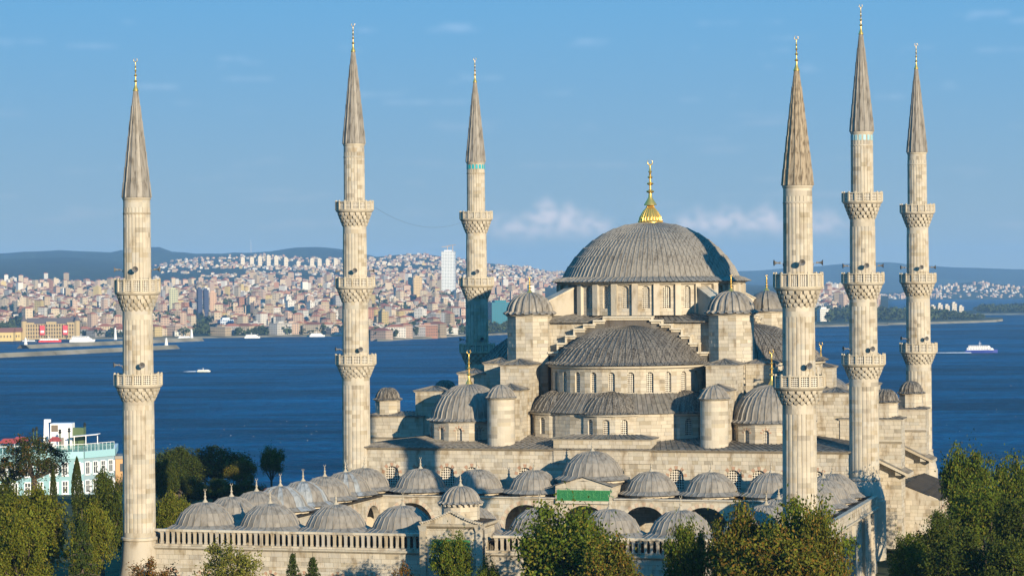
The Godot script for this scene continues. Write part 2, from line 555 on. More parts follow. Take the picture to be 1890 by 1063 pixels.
# balcony: stalactite corbels from yb up to yp, floor, pierced parapet up to yt
func balcony(parent: Node, rs: float, r: float, yb: float, yp: float, yt: float, ru: float, seed_: int):
	var b := Buf.new()
	var N := 18
	var tiers := 4
	for t in tiers:
		var y0: float = lerp(yb, yp - 0.28, float(t) / tiers)
		var y1: float = lerp(yb, yp - 0.28, float(t + 1) / tiers)
		var ri: float = lerp(rs, r - 0.16, pow(float(t) / tiers, 0.9))
		var ro: float = lerp(rs, r - 0.16, pow(float(t + 1) / tiers, 0.9))
		b.lathe([Vector2(ri - 0.16, y0 - 0.05), Vector2(ri - 0.12, y1 - 0.08), Vector2(ro - 0.02, y1 - 0.05), Vector2(ro, y1 + 0.02)], N, Vector3.ZERO, stone_col(0.95))
		for i in N:
			var a := TAU * (i + 0.5 * (t % 2)) / N
			var col := stone_col(1.0)
			var w := ro * TAU / N * 0.6
			var hm: float = lerp(y0, y1, 0.3)
			var p := [Vector3(-w / 2, y1 - 0.03, ro), Vector3(w / 2, y1 - 0.03, ro), Vector3(w / 2, hm, ro - 0.05), Vector3(-w / 2, hm, ro - 0.05), Vector3(0, y0 - 0.16, ri - 0.02), Vector3(w / 2, y1 - 0.03, ri - 0.14), Vector3(-w / 2, y1 - 0.03, ri - 0.14), Vector3(w / 2, hm, ri - 0.14), Vector3(-w / 2, hm, ri - 0.14)]
			for k in 9: p[k] = turn(a) * p[k]
			b.quad(p[3], p[2], p[1], p[0], col)
			b.tri(p[4], p[2], p[3], col)
			b.quad(p[2], p[7], p[5], p[1], col); b.quad(p[8], p[3], p[0], p[6], col)
			b.tri(p[4], p[7], p[2], col); b.tri(p[4], p[3], p[8], col)
	b.lathe([Vector2(r - 0.18, yp - 0.3), Vector2(r - 0.02, yp - 0.2), Vector2(r + 0.05, yp - 0.12), Vector2(r + 0.05, yp), Vector2(ru - 0.1, yp)], 32, Vector3.ZERO, stone_col(1.02))
	var o := part("balcony", b.commit(M.stone), parent)
	var n := 16
	var w := 2 * r * tan(PI / n)
	var key := "par %.2f %.2f" % [r, yt - yp]
	if not cache.has(key):
		var p := Buf.new()
		p.box(Vector3(-0.11, 0, -0.1), Vector3(0.11, yt - yp + 0.06, 0.1), Color(0.44, 0.39, 0.3))
		p.box(Vector3(-0.08, yt - yp + 0.06, -0.07), Vector3(0.08, yt - yp + 0.16, 0.07), Color(0.44, 0.39, 0.3))
		cache[key] = p.commit(M.stone)
		var q := Buf.new()
		q.box(Vector3(-w / 2, 0, -0.08), Vector3(w / 2, 0.12, 0.09), Color(0.45, 0.4, 0.31))
		q.box(Vector3(-w / 2, 0, -0.08), Vector3(w / 2, 0.12, 0.09), Color(0.45, 0.4, 0.31), Transform3D(Basis(), Vector3(0, yt - yp - 0.12, 0)))
		cache[key + "r"] = q.commit(M.stone)
	for i in n:
		var a := TAU * i / n
		var dir := Vector3(sin(a), 0, cos(a))
		var q := part("parapet_panel", lattice(w - 0.2, yt - yp - 0.22, 0.21, false, 0.05, 1.05), o, turn(a, dir * r + Vector3(0, yp + 0.11, 0)))
		part("parapet_rail", cache[key + "r"], o, turn(a, dir * r + Vector3(0, yp, 0)))
		var h := a + PI / n
		part("parapet_post", cache[key], o, turn(h, Vector3(sin(h), 0, cos(h)) * (r / cos(PI / n)) + Vector3(0, yp, 0)))

func make_minaret(at: Vector3, label: String, tall: bool, spire: String, band: int) -> Node3D:
	var root := thing("minaret", label, "minaret", at, "minarets of the mosque")
	var b := Buf.new()
	var lv: Array
	if tall:
		b.lathe([Vector2(2.75, 0), Vector2(2.75, 7.6), Vector2(2.6, 7.7), Vector2(2.6, 8.0)], 12, Vector3.ZERO, stone_col())
		b.lathe([Vector2(2.6, 8.0), Vector2(2.0, 10.2), Vector2(2.08, 10.25), Vector2(2.08, 10.5), Vector2(1.95, 10.55)], 12, Vector3.ZERO, stone_col())
		part("plinth", b.commit(M.stone), root)
		lv = [[10.5, 23.4, 1.9, 1.88, 25.09, 26.35, 2.69], [25.09, 33.64, 1.8, 1.76, 35.55, 36.8, 2.62], [35.55, 43.94, 1.65, 1.6, 46.0, 47.18, 2.5], [46.0, 55.0, 1.44, 1.4, 0, 0, 0]]
	else:
		b.lathe([Vector2(2.9, 0), Vector2(2.1, 4.9), Vector2(1.9, 7.5)], 12, Vector3.ZERO, stone_col())
		b.lathe([Vector2(1.9, 7.5), Vector2(2.02, 7.6), Vector2(2.02, 7.85), Vector2(1.84, 7.95)], 24, Vector3.ZERO, stone_col())
		part("plinth", b.commit(M.stone), root)
		lv = [[7.9, 23.2, 1.82, 1.75, 24.85, 26.1, 2.6], [24.85, 33.3, 1.72, 1.67, 35.21, 36.66, 2.47], [35.2, 45.8, 1.55, 1.5, 0, 0, 0]]
	for e in lv:
		var s := Buf.new()
		shaft(s, e[0], e[1], e[2], e[3], 20 if tall else 22, 0.075)
		part("shaft", s.commit(M.stone), root)
		if e[6] > 0.0:
			balcony(root, e[3], e[6], e[1] - 0.1, e[4], e[5], e[2], 0)
	var y: float = lv[-1][1]
	var r: float = lv[-1][3]
	var k := Buf.new()
	k.lathe([Vector2(r, y - 1.9), Vector2(r + 0.06, y - 1.85), Vector2(r + 0.06, y - 1.7), Vector2(r, y - 1.65)], 24, Vector3.ZERO, stone_col())
	k.lathe([Vector2(r, y - 0.3), Vector2(r + 0.08, y - 0.2), Vector2(r + 0.12, y), Vector2(r - 0.2, y + 0.02)], 24, Vector3.ZERO, stone_col())
	part("cornice", k.commit(M.stone), root)
	if band > 0:
		var t := Buf.new()
		var col := Color(0.02, 0.3, 0.34) if band == 1 else Color(0.25, 0.42, 0.46)
		for i in 16:
			t.box(Vector3(-0.17, y - 1.1, r - 0.02), Vector3(0.17, y - 0.42, r + 0.03), col, turn(TAU * i / 16))
		tag(part("tile_band", t.commit(M.tile), root), "turquoise glazed tiles under the spire" if band == 1 else "pale blue glazed tiles under the spire", "", "", "stuff")
	var top := y + (12.6 if tall else 12.0)
	var prof := []
	for i in 8:
		var f := i / 7.0
		var q := Vector2(lerp(r + 0.14, 0.24, f), lerp(y + 0.03, top, f))
		if i > 0 and i < 7: prof.append(q + Vector2(0.045, -0.02))
		prof.append(q)
	dome(root, "spire", prof, 14, Transform3D(), spire, 0, TAU, 0.09)
	part("finial", finial(3.95 if tall else 3.7, 0.34, M.gold), root, turn(0.28, Vector3(0, top - 0.05, 0)))
	return root

func loudspeakers(at: Vector3, y: float, r: float, label: String, angles: Array):
	if not cache.has("horn"):
		var b := Buf.new()
		b.lathe([Vector2(0.0, 0.0), Vector2(0.13, 0.0), Vector2(0.13, 0.22), Vector2(0.09, 0.26), Vector2(0.12, 0.5), Vector2(0.22, 0.7), Vector2(0.38, 0.82), Vector2(0.4, 0.83), Vector2(0.2, 0.66), Vector2(0.05, 0.5)], 14, Vector3.ZERO, Color.WHITE)
		cache["horn"] = b.commit(M.tin)
		var c := Buf.new()
		c.box(Vector3(-0.05, -0.35, -0.45), Vector3(0.05, 0.0, -0.38), Color.WHITE)
		c.box(Vector3(-0.04, -0.06, -0.45), Vector3(0.04, 0.0, 0.2), Color.WHITE)
		cache["bracket"] = c.commit(M.tin)
	for a in angles:
		var g: float = FACING + a
		var dir := Vector3(sin(g), 0, cos(g))
		var o := thing("loudspeaker", label, "loudspeaker", at + dir * (r + 0.4) + Vector3(0, y, 0), "horn loudspeakers on the minarets")
		o.rotation.y = g
		o.scale = Vector3.ONE * 0.85
		part("horn", cache["horn"], o, Transform3D(Basis(Vector3.RIGHT, PI / 2), Vector3(0, 0.05, -0.1)))
		part("bracket", cache["bracket"], o)

func minarets():
	var spec := [
		[Vector3(-37.3, 0, 95.1), "stone minaret with two balconies at the courtyard corner beside the turquoise hotel", false, "lead", 0, "two-balcony minaret beside the hotel"],
		[Vector3(37.3, 0, 95.1), "stone minaret with two balconies and a brown-stained spire, its foot among leafy trees", false, "brown", 0, "minaret with the brown-stained spire"],
		[Vector3(-34.6, 0, 29.25), "three-balcony minaret at the end of the hall front where the sagging cable starts", true, "lead", 0, "minaret where the cable starts"],
		[Vector3(34.6, 0, 29.25), "three-balcony minaret with pale blue band under its spire, beside the courtyard side wall", true, "lead", 2, "minaret with the pale blue band"],
		[Vector3(-34.6, 0, -28.5), "three-balcony minaret with turquoise band, its lower shaft shaded by the great dome", true, "lead", 1, "minaret with the turquoise band"],
		[Vector3(34.6, 0, -28.5), "three-balcony minaret behind the two small domed turrets, next to open sea", true, "lead", 0, "minaret behind the domed turrets"]]
	for s in spec:
		make_minaret(s[0], s[1], s[2], s[3], s[4])
		var tall: bool = s[2]
		loudspeakers(s[0], 37.75, 1.62 if tall else 1.55, "grey horn loudspeaker above the middle balcony of the " + s[5] if tall else "grey horn loudspeaker above the upper balcony of the " + s[5], [-1.45, 0.05, 1.5])
		loudspeakers(s[0], 27.1, 1.78 if tall else 1.71, "grey horn loudspeaker above the lowest balcony of the " + s[5], [-1.3, 0.3])
	var c := Buf.new()
	var A := Vector3(-34.6 + 2.5, 46.4, 28)
	var B := Vector3(-34.6 + 0.5, 46.4, -26)
	for i in 16:
		var f := i / 16.0
		var g := (i + 1) / 16.0
		c.tube(A.lerp(B, f) - Vector3(0, 4 * 2.2 * f * (1 - f), 0), A.lerp(B, g) - Vector3(0, 4 * 2.2 * g * (1 - g), 0), 0.014, 0.014, 5, Color(0.12, 0.12, 0.12))
	single("hanging_cable", c.commit(M.paint), "thin dark cable sagging between two minarets", "cable")

# ---------------------------------------------------------------- prayer hall
func block(b: Buf, r: Buf, x0: float, x1: float, z0: float, z1: float, y0: float, y1: float, rise := 0.5, over := 0.25, tone := 1.0):
	facet(b, Vector2(x0, z1), Vector2(x1, z1), y0, y1, [], [], 0.5, tone)
	facet(b, Vector2(x1, z1), Vector2(x1, z0), y0, y1, [], [], 0.5, tone)
	facet(b, Vector2(x1, z0), Vector2(x0, z0), y0, y1, [], [], 0.5, tone)
	facet(b, Vector2(x0, z0), Vector2(x0, z1), y0, y1, [], [], 0.5, tone)
	var o := over
	b.box(Vector3(x0 - o * 0.6, y1 - 0.02, z0 - o * 0.6), Vector3(x1 + o * 0.6, y1 + 0.16, z1 + o * 0.6), stone_col(1.02))
	var e := y1 + 0.17
	var ps := [Vector3(x0 - o, e, z1 + o), Vector3(x1 + o, e, z1 + o), Vector3(x1 + o, e, z0 - o), Vector3(x0 - o, e, z0 - o)]
	var mx := (x0 + x1) / 2
	var mz := (z0 + z1) / 2
	var hx := maxf(0.0, (x1 - x0 - (z1 - z0)) / 2)
	var hz := maxf(0.0, (z1 - z0 - (x1 - x0)) / 2)
	var R0 := Vector3(mx - hx, e + rise, mz + hz)
	var R1 := Vector3(mx + hx, e + rise, mz + hz)
	var R2 := Vector3(mx + hx, e + rise, mz - hz)
	var R3 := Vector3(mx - hx, e + rise, mz - hz)
	lead_roof(r, ps[0], ps[1], R1, R0)
	lead_roof(r, ps[1], ps[2], R2, R1)
	lead_roof(r, ps[2], ps[3], R3, R2)
	lead_roof(r, ps[3], ps[0], R0, R3)
	for i in 4:
		r.quad(ps[i] - Vector3(0, 0.08, 0), ps[(i + 1) % 4] - Vector3(0, 0.08, 0), ps[(i + 1) % 4] + Vector3(0, 0.03, 0), ps[i] + Vector3(0, 0.03, 0), lead_col())

func prayer_hall():
	var H := thing("prayer_hall", "cream stone domed prayer hall with cascading grey lead domes and gilded finials", "mosque")
	var V0 := FACING - 1.85
	var V1 := FACING + 1.85
	# great dome
	var p := [Vector2(14.3, 36.0), Vector2(13.4, 36.42), Vector2(12.75, 36.6)]
	p.append_array(cap(12.6, 36.7, 44.5, 0.0, 4))
	var g := dome(H, "great_dome", p, 100, Transform3D(), "aged", V0, V1, 0.12)
	tag(g, "great central dome sheeted in ribbed grey lead", "")
	var f := Buf.new()
	var fp := [Vector2(2.1, 0.0), Vector2(2.1, 0.15), Vector2(1.9, 0.3), Vector2(1.8, 0.8), Vector2(1.3, 1.55), Vector2(0.72, 2.2), Vector2(0.42, 2.75), Vector2(0.32, 3.3)]
	f.lathe(fp, 28, Vector3.ZERO, Color.WHITE)
	for i in 22:
		var a := TAU * i / 22
		for k in 5:
			var q0: Vector2 = fp[k + 1]
			var q1: Vector2 = fp[k + 2]
			f.tube(Vector3(sin(a) * q0.x, q0.y, cos(a) * q0.x), Vector3(sin(a) * q1.x, q1.y, cos(a) * q1.x), 0.13 * q0.x / 1.9 + 0.02, 0.13 * q1.x / 1.9 + 0.02, 6, Color.WHITE)
	tag(part("finial_base", f.commit(M.gold), H, Transform3D(Basis.from_scale(Vector3(0.84, 1, 0.84)), Vector3(0, 44.35, 0))), "ribbed gilded bulb under the great finial", "")
	part("finial", finial(6.6, 0.95, M.gold), H, turn(0.28, Vector3(0, 46.9, 0)))
	# drum of the great dome
	var b := Buf.new()
	var out := []
	ring(b, Vector2.ZERO, 13.1, 28, FACING - PI, FACING + PI, 31.3, 36.05, [1.05, 32.3, 3.1, false], out)
	for i in 28:
		var a := FACING - PI + TAU * i / 28
		b.box(Vector3(-0.42, 31.3, 12.9), Vector3(0.42, 35.5, 13.55), stone_col(), turn(a))
		b.taper(Vector3(0, 35.5, 13.2), Vector2(0.84, 0.7), Vector2(0.7, 0.3), 0.35, stone_col(), turn(a))
	b.lathe([Vector2(13.1, 35.5), Vector2(13.45, 35.65), Vector2(13.5, 35.8), Vector2(13.9, 35.92), Vector2(13.9, 36.04), Vector2(12.9, 36.06)], 56, Vector3.ZERO, stone_col(1.02))
	var d := part("drum", b.commit(M.stone), H)
	put_windows(out, d, 0.27)
	# base roof of the drum and the cube under it
	var s := Buf.new()
	var r := Buf.new()
	for k in 4:
		var P := Vector2(-13.4, 13.4).rotated(k * PI / 2)
		var Q := Vector2(13.4, 13.4).rotated(k * PI / 2)
		P = Vector2(P.x, P.y); Q = Vector2(Q.x, Q.y)
	var sq := [Vector2(-13.3, 13.3), Vector2(13.3, 13.3), Vector2(13.3, -13.3), Vector2(-13.3, -13.3)]
	for k in 4:
		var P: Vector2 = sq[k]
		var Q: Vector2 = sq[(k + 1) % 4]
		facet(s, P, Q, 15.0, 30.3)
		var e := 1.06
		lead_roof(r, Vector3(P.x * e, 30.5, P.y * e), Vector3(Q.x * e, 30.5, Q.y * e), Vector3(Q.x * 0.72, 31.7, Q.y * 0.72), Vector3(P.x * 0.72, 31.7, P.y * 0.72))
		r.quad(Vector3(P.x * e, 30.35, P.y * e), Vector3(Q.x * e, 30.35, Q.y * e), Vector3(Q.x * e, 30.53, Q.y * e), Vector3(P.x * e, 30.53, P.y * e), lead_col())
	part("dome_base", s.commit(M.stone), H)
	part("dome_base_roof", r.commit(M.roof), H)
	# the four sides alike: stepped arch, half dome, its drum, three exedrae
	var st := Buf.new()
	var tr := Buf.new()
	var xs := [3.3, 4.7, 6.1, 7.5, 8.7, 9.9, 11.2]
	var hs := [31.0, 30.5, 29.95, 29.35, 28.4, 27.35, 26.1]
	var steps := [[-3.3, 3.3, 31.0]]
	for i in 6:
		steps.append([xs[i], xs[i + 1], hs[i + 1]])
		steps.append([-xs[i + 1], -xs[i], hs[i + 1]])
	for e in steps:
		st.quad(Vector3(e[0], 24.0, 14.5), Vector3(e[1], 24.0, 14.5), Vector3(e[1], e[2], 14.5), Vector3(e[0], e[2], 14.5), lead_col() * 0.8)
		tr.box(Vector3(e[0] - 0.16, e[2], 13.2), Vector3(e[1] + 0.16, e[2] + 0.24, 15.05), Color(0.52, 0.47, 0.37))
		tr.box(Vector3(e[0], e[2] - 0.3, 14.5), Vector3(e[1], e[2], 14.75), Color(0.52, 0.47, 0.37))
	for i in 7:
		var hi: float = hs[i - 1] if i > 0 else 31.0
		var lo: float = hs[i]
		for sg in [-1.0, 1.0]:
			if i > 0:
				var x: float = xs[i - 1] * sg
				tr.box(Vector3(minf(x, x + 0.22 * sg), lo + 0.24, 14.4), Vector3(maxf(x, x + 0.3 * sg), hi, 14.85), Color(0.52, 0.47, 0.37))
				st.quad(Vector3(x, lo, 14.5), Vector3(x, lo, 13.3), Vector3(x, hi, 13.3), Vector3(x, hi, 14.5), stone_col())
	var steps_mesh := st.commit(M.stone)
	var trim_mesh := tr.commit(M.stone)
	# half dome drum with windows
	var sd := Buf.new()
	var sdw := []
	ring(sd, Vector2(0, 13.6), 10.9, 13, -PI / 2, PI / 2, 19.8, 24.6, [0.95, 21.1, 2.75, false], sdw)
	sd.lathe([Vector2(10.85, 24.2), Vector2(11.3, 24.4), Vector2(11.35, 24.68), Vector2(10.6, 24.7)], 40, Vector3(0, 0, 13.6), stone_col(1.02), -PI / 2, PI / 2)
	var drum_mesh := sd.commit(M.stone)
	# skirt roof between the exedrae and wall under it
	var sk := Buf.new()
	for i in 20:
		var a := -PI / 2 + PI * i / 20
		var c := -PI / 2 + PI * (i + 1) / 20
		var A := Vector3(sin(a), 0, cos(a)); var C := Vector3(sin(c), 0, cos(c)); var z := Vector3(0, 0, 13.6)
		lead_roof(sk, A * 13.3 + z + Vector3(0, 18.35, 0), C * 13.3 + z + Vector3(0, 18.35, 0), C * 10.85 + z + Vector3(0, 21.0, 0), A * 10.85 + z + Vector3(0, 21.0, 0), 0.75)
	var skirt_mesh := sk.commit(M.roof)
	var sw := Buf.new()
	ring(sw, Vector2(0, 13.6), 12.9, 14, -PI / 2, PI / 2, 14.4, 18.3)
	var skirt_wall := sw.commit(M.stone)
	var ex := Buf.new()
	var exw := []
	ring(ex, Vector2.ZERO, 4.7, 7, -1.9, 1.9, 14.4, 18.25, [0.95, 15.4, 2.25, false], exw)
	ex.lathe([Vector2(4.6, 18.0), Vector2(4.95, 18.12), Vector2(5.0, 18.3), Vector2(4.4, 18.32)], 36, Vector3.ZERO, stone_col(1.02))
	var ex_mesh := ex.commit(M.stone)
	var half := [Vector2(11.75, 24.75), Vector2(11.2, 25.02)]
	half.append_array(cap(10.9, 25.1, 30.0, 0.0, 3))
	var exd := [Vector2(5.2, 18.36), Vector2(4.85, 18.5)]
	exd.append_array(cap(4.65, 18.6, 21.4, 0.0, 1))
	for k in [0, 1, 3, 2]:
		var a: float = k * PI / 2
		var t := turn(a)
		var o := part("stepped_arch", steps_mesh, H, t)
		part("step_coping", trim_mesh, o)
		var lo := maxf(V0, a - PI / 2)
		var hi := minf(V1, a + PI / 2)
		if k == 3:
			lo = -PI; hi = 0.3
		if k == 2:
			lo = 0.0; hi = -1.0
		dome(H, "half_dome", half, 70, Transform3D(Basis(), Basis(Vector3.UP, a) * Vector3(0, 0, 13.6)), "soot", lo, hi, 0.13)
		var dr := part("half_dome_drum", drum_mesh, H, t)
		put_windows(sdw, dr, 0.27)
		part("skirt_roof", skirt_mesh, H, t)
		part("skirt_wall", skirt_wall, H, t)
		for j in 3:
			var e: float = a + (j - 1) * 1.02
			var at := Basis(Vector3.UP, a) * Vector3(0, 0, 13.6) + Vector3(sin(e), 0, cos(e)) * 9.5
			var w := part("exedra_wall", ex_mesh, H, turn(e, at))
			if k != 2: put_windows(exw, w, 0.27)
			dome(H, "exedra_dome", exd, 30, Transform3D(Basis(), at), "soot", e - 1.5 if k < 2 else 0.0, e + 1.5 if k < 2 else -1.0, 0.1)
		if k != 2:
			var gf := finial(1.3, 0.22, M.gold)
			part("finial", gf, H, Transform3D(Basis(), Basis(Vector3.UP, a) * Vector3(0, 0, 24.4) + Vector3(0, 25.1, 0))) if k == 1 else null
	# corner towers, buttresses, turrets, corner domes
	var tw := Buf.new()
	ring(tw, Vector2.ZERO, 3.15, 8, PI / 8, TAU + PI / 8, 15.0, 31.4)
	tw.lathe([Vector2(3.0, 31.2), Vector2(3.4, 31.35), Vector2(3.45, 31.6), Vector2(2.8, 31.62)], 8, Vector3.ZERO, stone_col(1.02), PI / 8, TAU + PI / 8)
	var tower := tw.commit(M.stone)
	var cd := Buf.new()
	var cdw := []
	ring(cd, Vector2.ZERO, 5.5, 12, FACING - PI, FACING + PI, 13.6, 17.1, [0.85, 14.35, 1.95, true], cdw, 1)
	cd.lathe([Vector2(5.3, 16.9), Vector2(5.65, 17.0), Vector2(5.7, 17.2), Vector2(5.0, 17.22)], 24, Vector3.ZERO, stone_col(1.02))
	var corner := cd.commit(M.stone)
	var tu := Buf.new()
	shaft(tu, 13.0, 20.5, 1.85, 1.85, 12, 0.0)
	tu.lathe([Vector2(1.85, 20.3), Vector2(2.1, 20.42), Vector2(2.1, 20.6), Vector2(1.5, 20.6)], 24, Vector3.ZERO, stone_col(1.02))
	var turret := tu.commit(M.stone)
	for sx in [-1.0, 1.0]:
		for sz in [1.0, -1.0]:
			var front: bool = sz > 0
			var tx := 14.3
			part("corner_tower", tower, H, Transform3D(Basis(), Vector3(tx * sx, 0, 13.6 * sz)))
			var tp := [Vector2(3.65, 31.55), Vector2(3.35, 31.8)]
			tp.append_array(cap(3.1, 31.9, 34.6, 0.0, 0))
			dome(H, "tower_dome", tp, 20, Transform3D(Basis(), Vector3(tx * sx, 0, 13.6 * sz)), "lead", V0 if front else 0.0, V1 if front else 0.2, 0.28)
			part("finial", finial(2.4, 0.5, M.gold), H, turn(0.3, Vector3(tx * sx, 34.5, 13.6 * sz)))
			# raking buttress from the drum to the tower
			var rb := Buf.new()
			var q := turn(atan2(sx, sz))
			var x0 := 12.6
			var x1 := 17.6
			for zz in [-0.9, 0.9]:
				var pts := [Vector3(zz, 31.3, x0), Vector3(zz, 31.3, x1), Vector3(zz, 33.4, x1), Vector3(zz, 35.6, x0)]
				for i in 4: pts[i] = q * pts[i]
				rb.quad(pts[0], pts[1], pts[2], pts[3], stone_col())
			var tt := [q * Vector3(-1.05, 33.4, x1 + 0.1), q * Vector3(1.05, 33.4, x1 + 0.1), q * Vector3(1.05, 35.65, x0), q * Vector3(-1.05, 35.65, x0)]
			rb.quad(tt[0], tt[1], tt[2], tt[3], stone_col(1.05))
			rb.quad(tt[0] - Vector3(0, 0.2, 0), tt[1] - Vector3(0, 0.2, 0), tt[1], tt[0], stone_col(1.05))
			rb.quad(q * Vector3(-0.9, 31.3, x1), q * Vector3(0.9, 31.3, x1), q * Vector3(0.9, 33.4, x1), q * Vector3(-0.9, 33.4, x1), stone_col())
			for zz in [-1.05, 1.05]:
				rb.quad(q * Vector3(zz, 33.2, x1 + 0.1), q * Vector3(zz, 33.4, x1 + 0.1), q * Vector3(zz, 35.65, x0), q * Vector3(zz, 35.4, x0), stone_col())
			part("raking_buttress", rb.commit(M.stone), H)
			# buttress running forward
			var fb := Buf.new()
			var fr := Buf.new()
			var xa: float = minf(12.3 * sx, 16.4 * sx)
			var xb: float = maxf(12.3 * sx, 16.4 * sx)
			block(fb, fr, xa, xb, minf(16.0 * sz, 21.4 * sz), maxf(16.0 * sz, 21.4 * sz), 14.2, 24.6, 0.7)
			block(fb, fr, xa + 0.2, xb - 0.2, minf(21.4 * sz, 25.6 * sz), maxf(21.4 * sz, 25.6 * sz), 14.2, 21.3, 0.8)
			# buttress running sideways, stepping down and out
			var za: float = minf(11.6 * sz, 15.6 * sz)
			var zb: float = maxf(11.6 * sz, 15.6 * sz)
			for e in [[16.6, 20.4, 24.6, 0.7], [20.4, 24.2, 23.2, 0.6], [24.2, 26.4, 19.6, 0.3], [26.4, 30.6, 20.7, 0.6], [29.4, 37.6, 17.2, 0.5]]:
				var y0 := 14.2 if e[0] < 29.0 else 0.0
				block(fb, fr, minf(e[0] * sx, e[1] * sx), maxf(e[0] * sx, e[1] * sx), za + (0.15 if e[0] > 29.0 else 0.0), zb - (0.15 if e[0] == 26.4 else 0.0), y0, e[2], e[3])
			var bt := part("buttress", fb.commit(M.stone), H)
			part("buttress_roof", fr.commit(M.roof), bt)
			# round turret in front, small domed turret at the flank
			if front:
				part("turret", turret, H, Transform3D(Basis(), Vector3(14.6 * sx, 0, 27.4)))
				var up := [Vector2(2.2, 20.55), Vector2(1.95, 20.7)]
				up.append_array([Vector2(1.75, 21.1), Vector2(1.2, 21.75), Vector2(0.55, 22.15), Vector2(0.05, 22.3)])
				dome(H, "turret_roof", up, 14, Transform3D(Basis(), Vector3(14.6 * sx, 0, 27.4)), "pale", V0, V1, 0.13)
			var sb := Buf.new()
			ring(sb, Vector2.ZERO, 1.75, 8, PI / 8, TAU + PI / 8, 17.2, 19.5)
			sb.lathe([Vector2(1.7, 19.35), Vector2(1.98, 19.45), Vector2(1.98, 19.6), Vector2(1.4, 19.62)], 8, Vector3.ZERO, stone_col(), PI / 8, TAU + PI / 8)
			var at := Vector3(35.3 * sx, 0, 13.7 * sz)
			part("flank_turret", sb.commit(M.stone), H, Transform3D(Basis(), at))
			var sp := [Vector2(2.1, 19.58), Vector2(1.85, 19.72)]
			sp.append_array(cap(1.7, 19.8, 21.3, 0.0, 0))
			dome(H, "turret_dome", sp, 16, Transform3D(Basis(), at), "soot", V0, V1, 0.1)
			# corner dome with its windowed drum
			at = Vector3(21.1 * sx, 0, 20.7 * sz)
			var cw := part("corner_drum", corner, H, Transform3D(Basis(), at))
			if front: put_windows(cdw, cw, 0.2)
			var cp := [Vector2(5.95, 17.2), Vector2(5.55, 17.4), Vector2(5.3, 17.55)]
			cp.append_array(cap(5.25, 17.65, 22.1, 0.0, 1))
			dome(H, "corner_dome", cp, 36, Transform3D(Basis(), at), "lead", V0 if front else 0.0, V1 if front else -1.0, 0.12)
			part("finial", finial(4.9, 0.55, M.gold), H, turn(0.3, at + Vector3(0, 21.95, 0)))
	# outer walls and the low roof
	var ow := Buf.new()
	var oww := []
	var rf := Buf.new()
	var wins := []
	for x in [-29.3, -25.3, -21.5, -18.0, -10.6, 10.0, 17.6, 21.0, 25.0, 28.6]:
		wins.append([x + 34.0, 1.95, 8.75, 2.6, true, true])
	facet(ow, Vector2(-34, 30), Vector2(34, 30), 0, 13.75, wins, oww)
	facet(ow, Vector2(34, 30), Vector2(34, -30), 0, 13.75)
	facet(ow, Vector2(34, -30), Vector2(-34, -30), 0, 13.75)
	facet(ow, Vector2(-34, -30), Vector2(-34, 30), 0, 13.75)
	cornice(ow, [Vector2(-34, 30), Vector2(34, 30), Vector2(34, -30), Vector2(-34, -30), Vector2(-34, 30)], 13.9, 0.32, 0.35)
	var k4 := [Vector3(-34.45, 13.92, 30.45), Vector3(34.45, 13.92, 30.45), Vector3(34.45, 13.92, -30.45), Vector3(-34.45, 13.92, -30.45)]
	var k5 := [Vector3(-24, 15.3, 20), Vector3(24, 15.3, 20), Vector3(24, 15.3, -20), Vector3(-24, 15.3, -20)]
	for i in 4:
		lead_roof(rf, k4[i], k4[(i + 1) % 4], k5[(i + 1) % 4], k5[i], 0.85)
		rf.quad(k4[i] - Vector3(0, 0.1, 0), k4[(i + 1) % 4] - Vector3(0, 0.1, 0), k4[(i + 1) % 4] + Vector3(0, 0.03, 0), k4[i] + Vector3(0, 0.03, 0), lead_col())
	rf.quad(k5[0], k5[1], k5[2], k5[3], lead_col())
	var fw := part("outer_wall", ow.commit(M.stone), H)
	put_windows(oww, fw, 0.33)
	part("low_roof", rf.commit(M.roof), H)
	var pb := Buf.new()
	var pr := Buf.new()
	block(pb, pr, -6.6, 6.6, 26.5, 30.18, 12.0, 15.1, 0.45, 0.3)
	var pc := part("raised_parapet", pb.commit(M.stone), H)
	part("parapet_roof", pr.commit(M.roof), pc)
	# flanks: lean-to eaves between the buttresses and the lower gallery
	for sx in [-1.0, 1.0]:
		var lb := Buf.new()
		var lr := Buf.new()
		facet(lb, Vector2(37.4 * sx, 11.6) if sx > 0 else Vector2(37.4 * sx, -11.6), Vector2(37.4 * sx, -11.6) if sx > 0 else Vector2(37.4 * sx, 11.6), 0, 8.2)
		# raking eave on the face of each flank buttress
		for z in [13.6, -13.6]:
			var A := Vector3(38.7 * sx, 10.15, z + 3.4); var B := Vector3(38.7 * sx, 10.15, z - 2.2)
			var C := Vector3(34.0 * sx, 12.4, z - 2.2); var D := Vector3(34.0 * sx, 12.4, z + 3.4)
			lead_roof(lr, A, B, C, D)
			lb.quad(A - Vector3(0, 0.42, 0), A, D, D - Vector3(0, 0.42, 0), stone_col())
			lb.quad(B - Vector3(0, 0.42, 0), A - Vector3(0, 0.42, 0), D - Vector3(0, 0.42, 0), C - Vector3(0, 0.42, 0), stone_col())
			lb.quad(A - Vector3(0, 0.42, 0), B - Vector3(0, 0.42, 0), B, A, stone_col())
			lb.box(Vector3(minf(36.9 * sx, 37.7 * sx), 9.9, z + 2.0), Vector3(maxf(36.9 * sx, 37.7 * sx), 10.6, z + 3.1), stone_col())
			cornice(lb, [Vector2(29.4 * sx, z + 2.05), Vector2(37.6 * sx, z + 2.05)] if sx > 0 else [Vector2(37.6 * sx, z + 2.05), Vector2(29.4 * sx, z + 2.05)], 14.6, 0.35, 0.5)
		var gl := Buf.new()
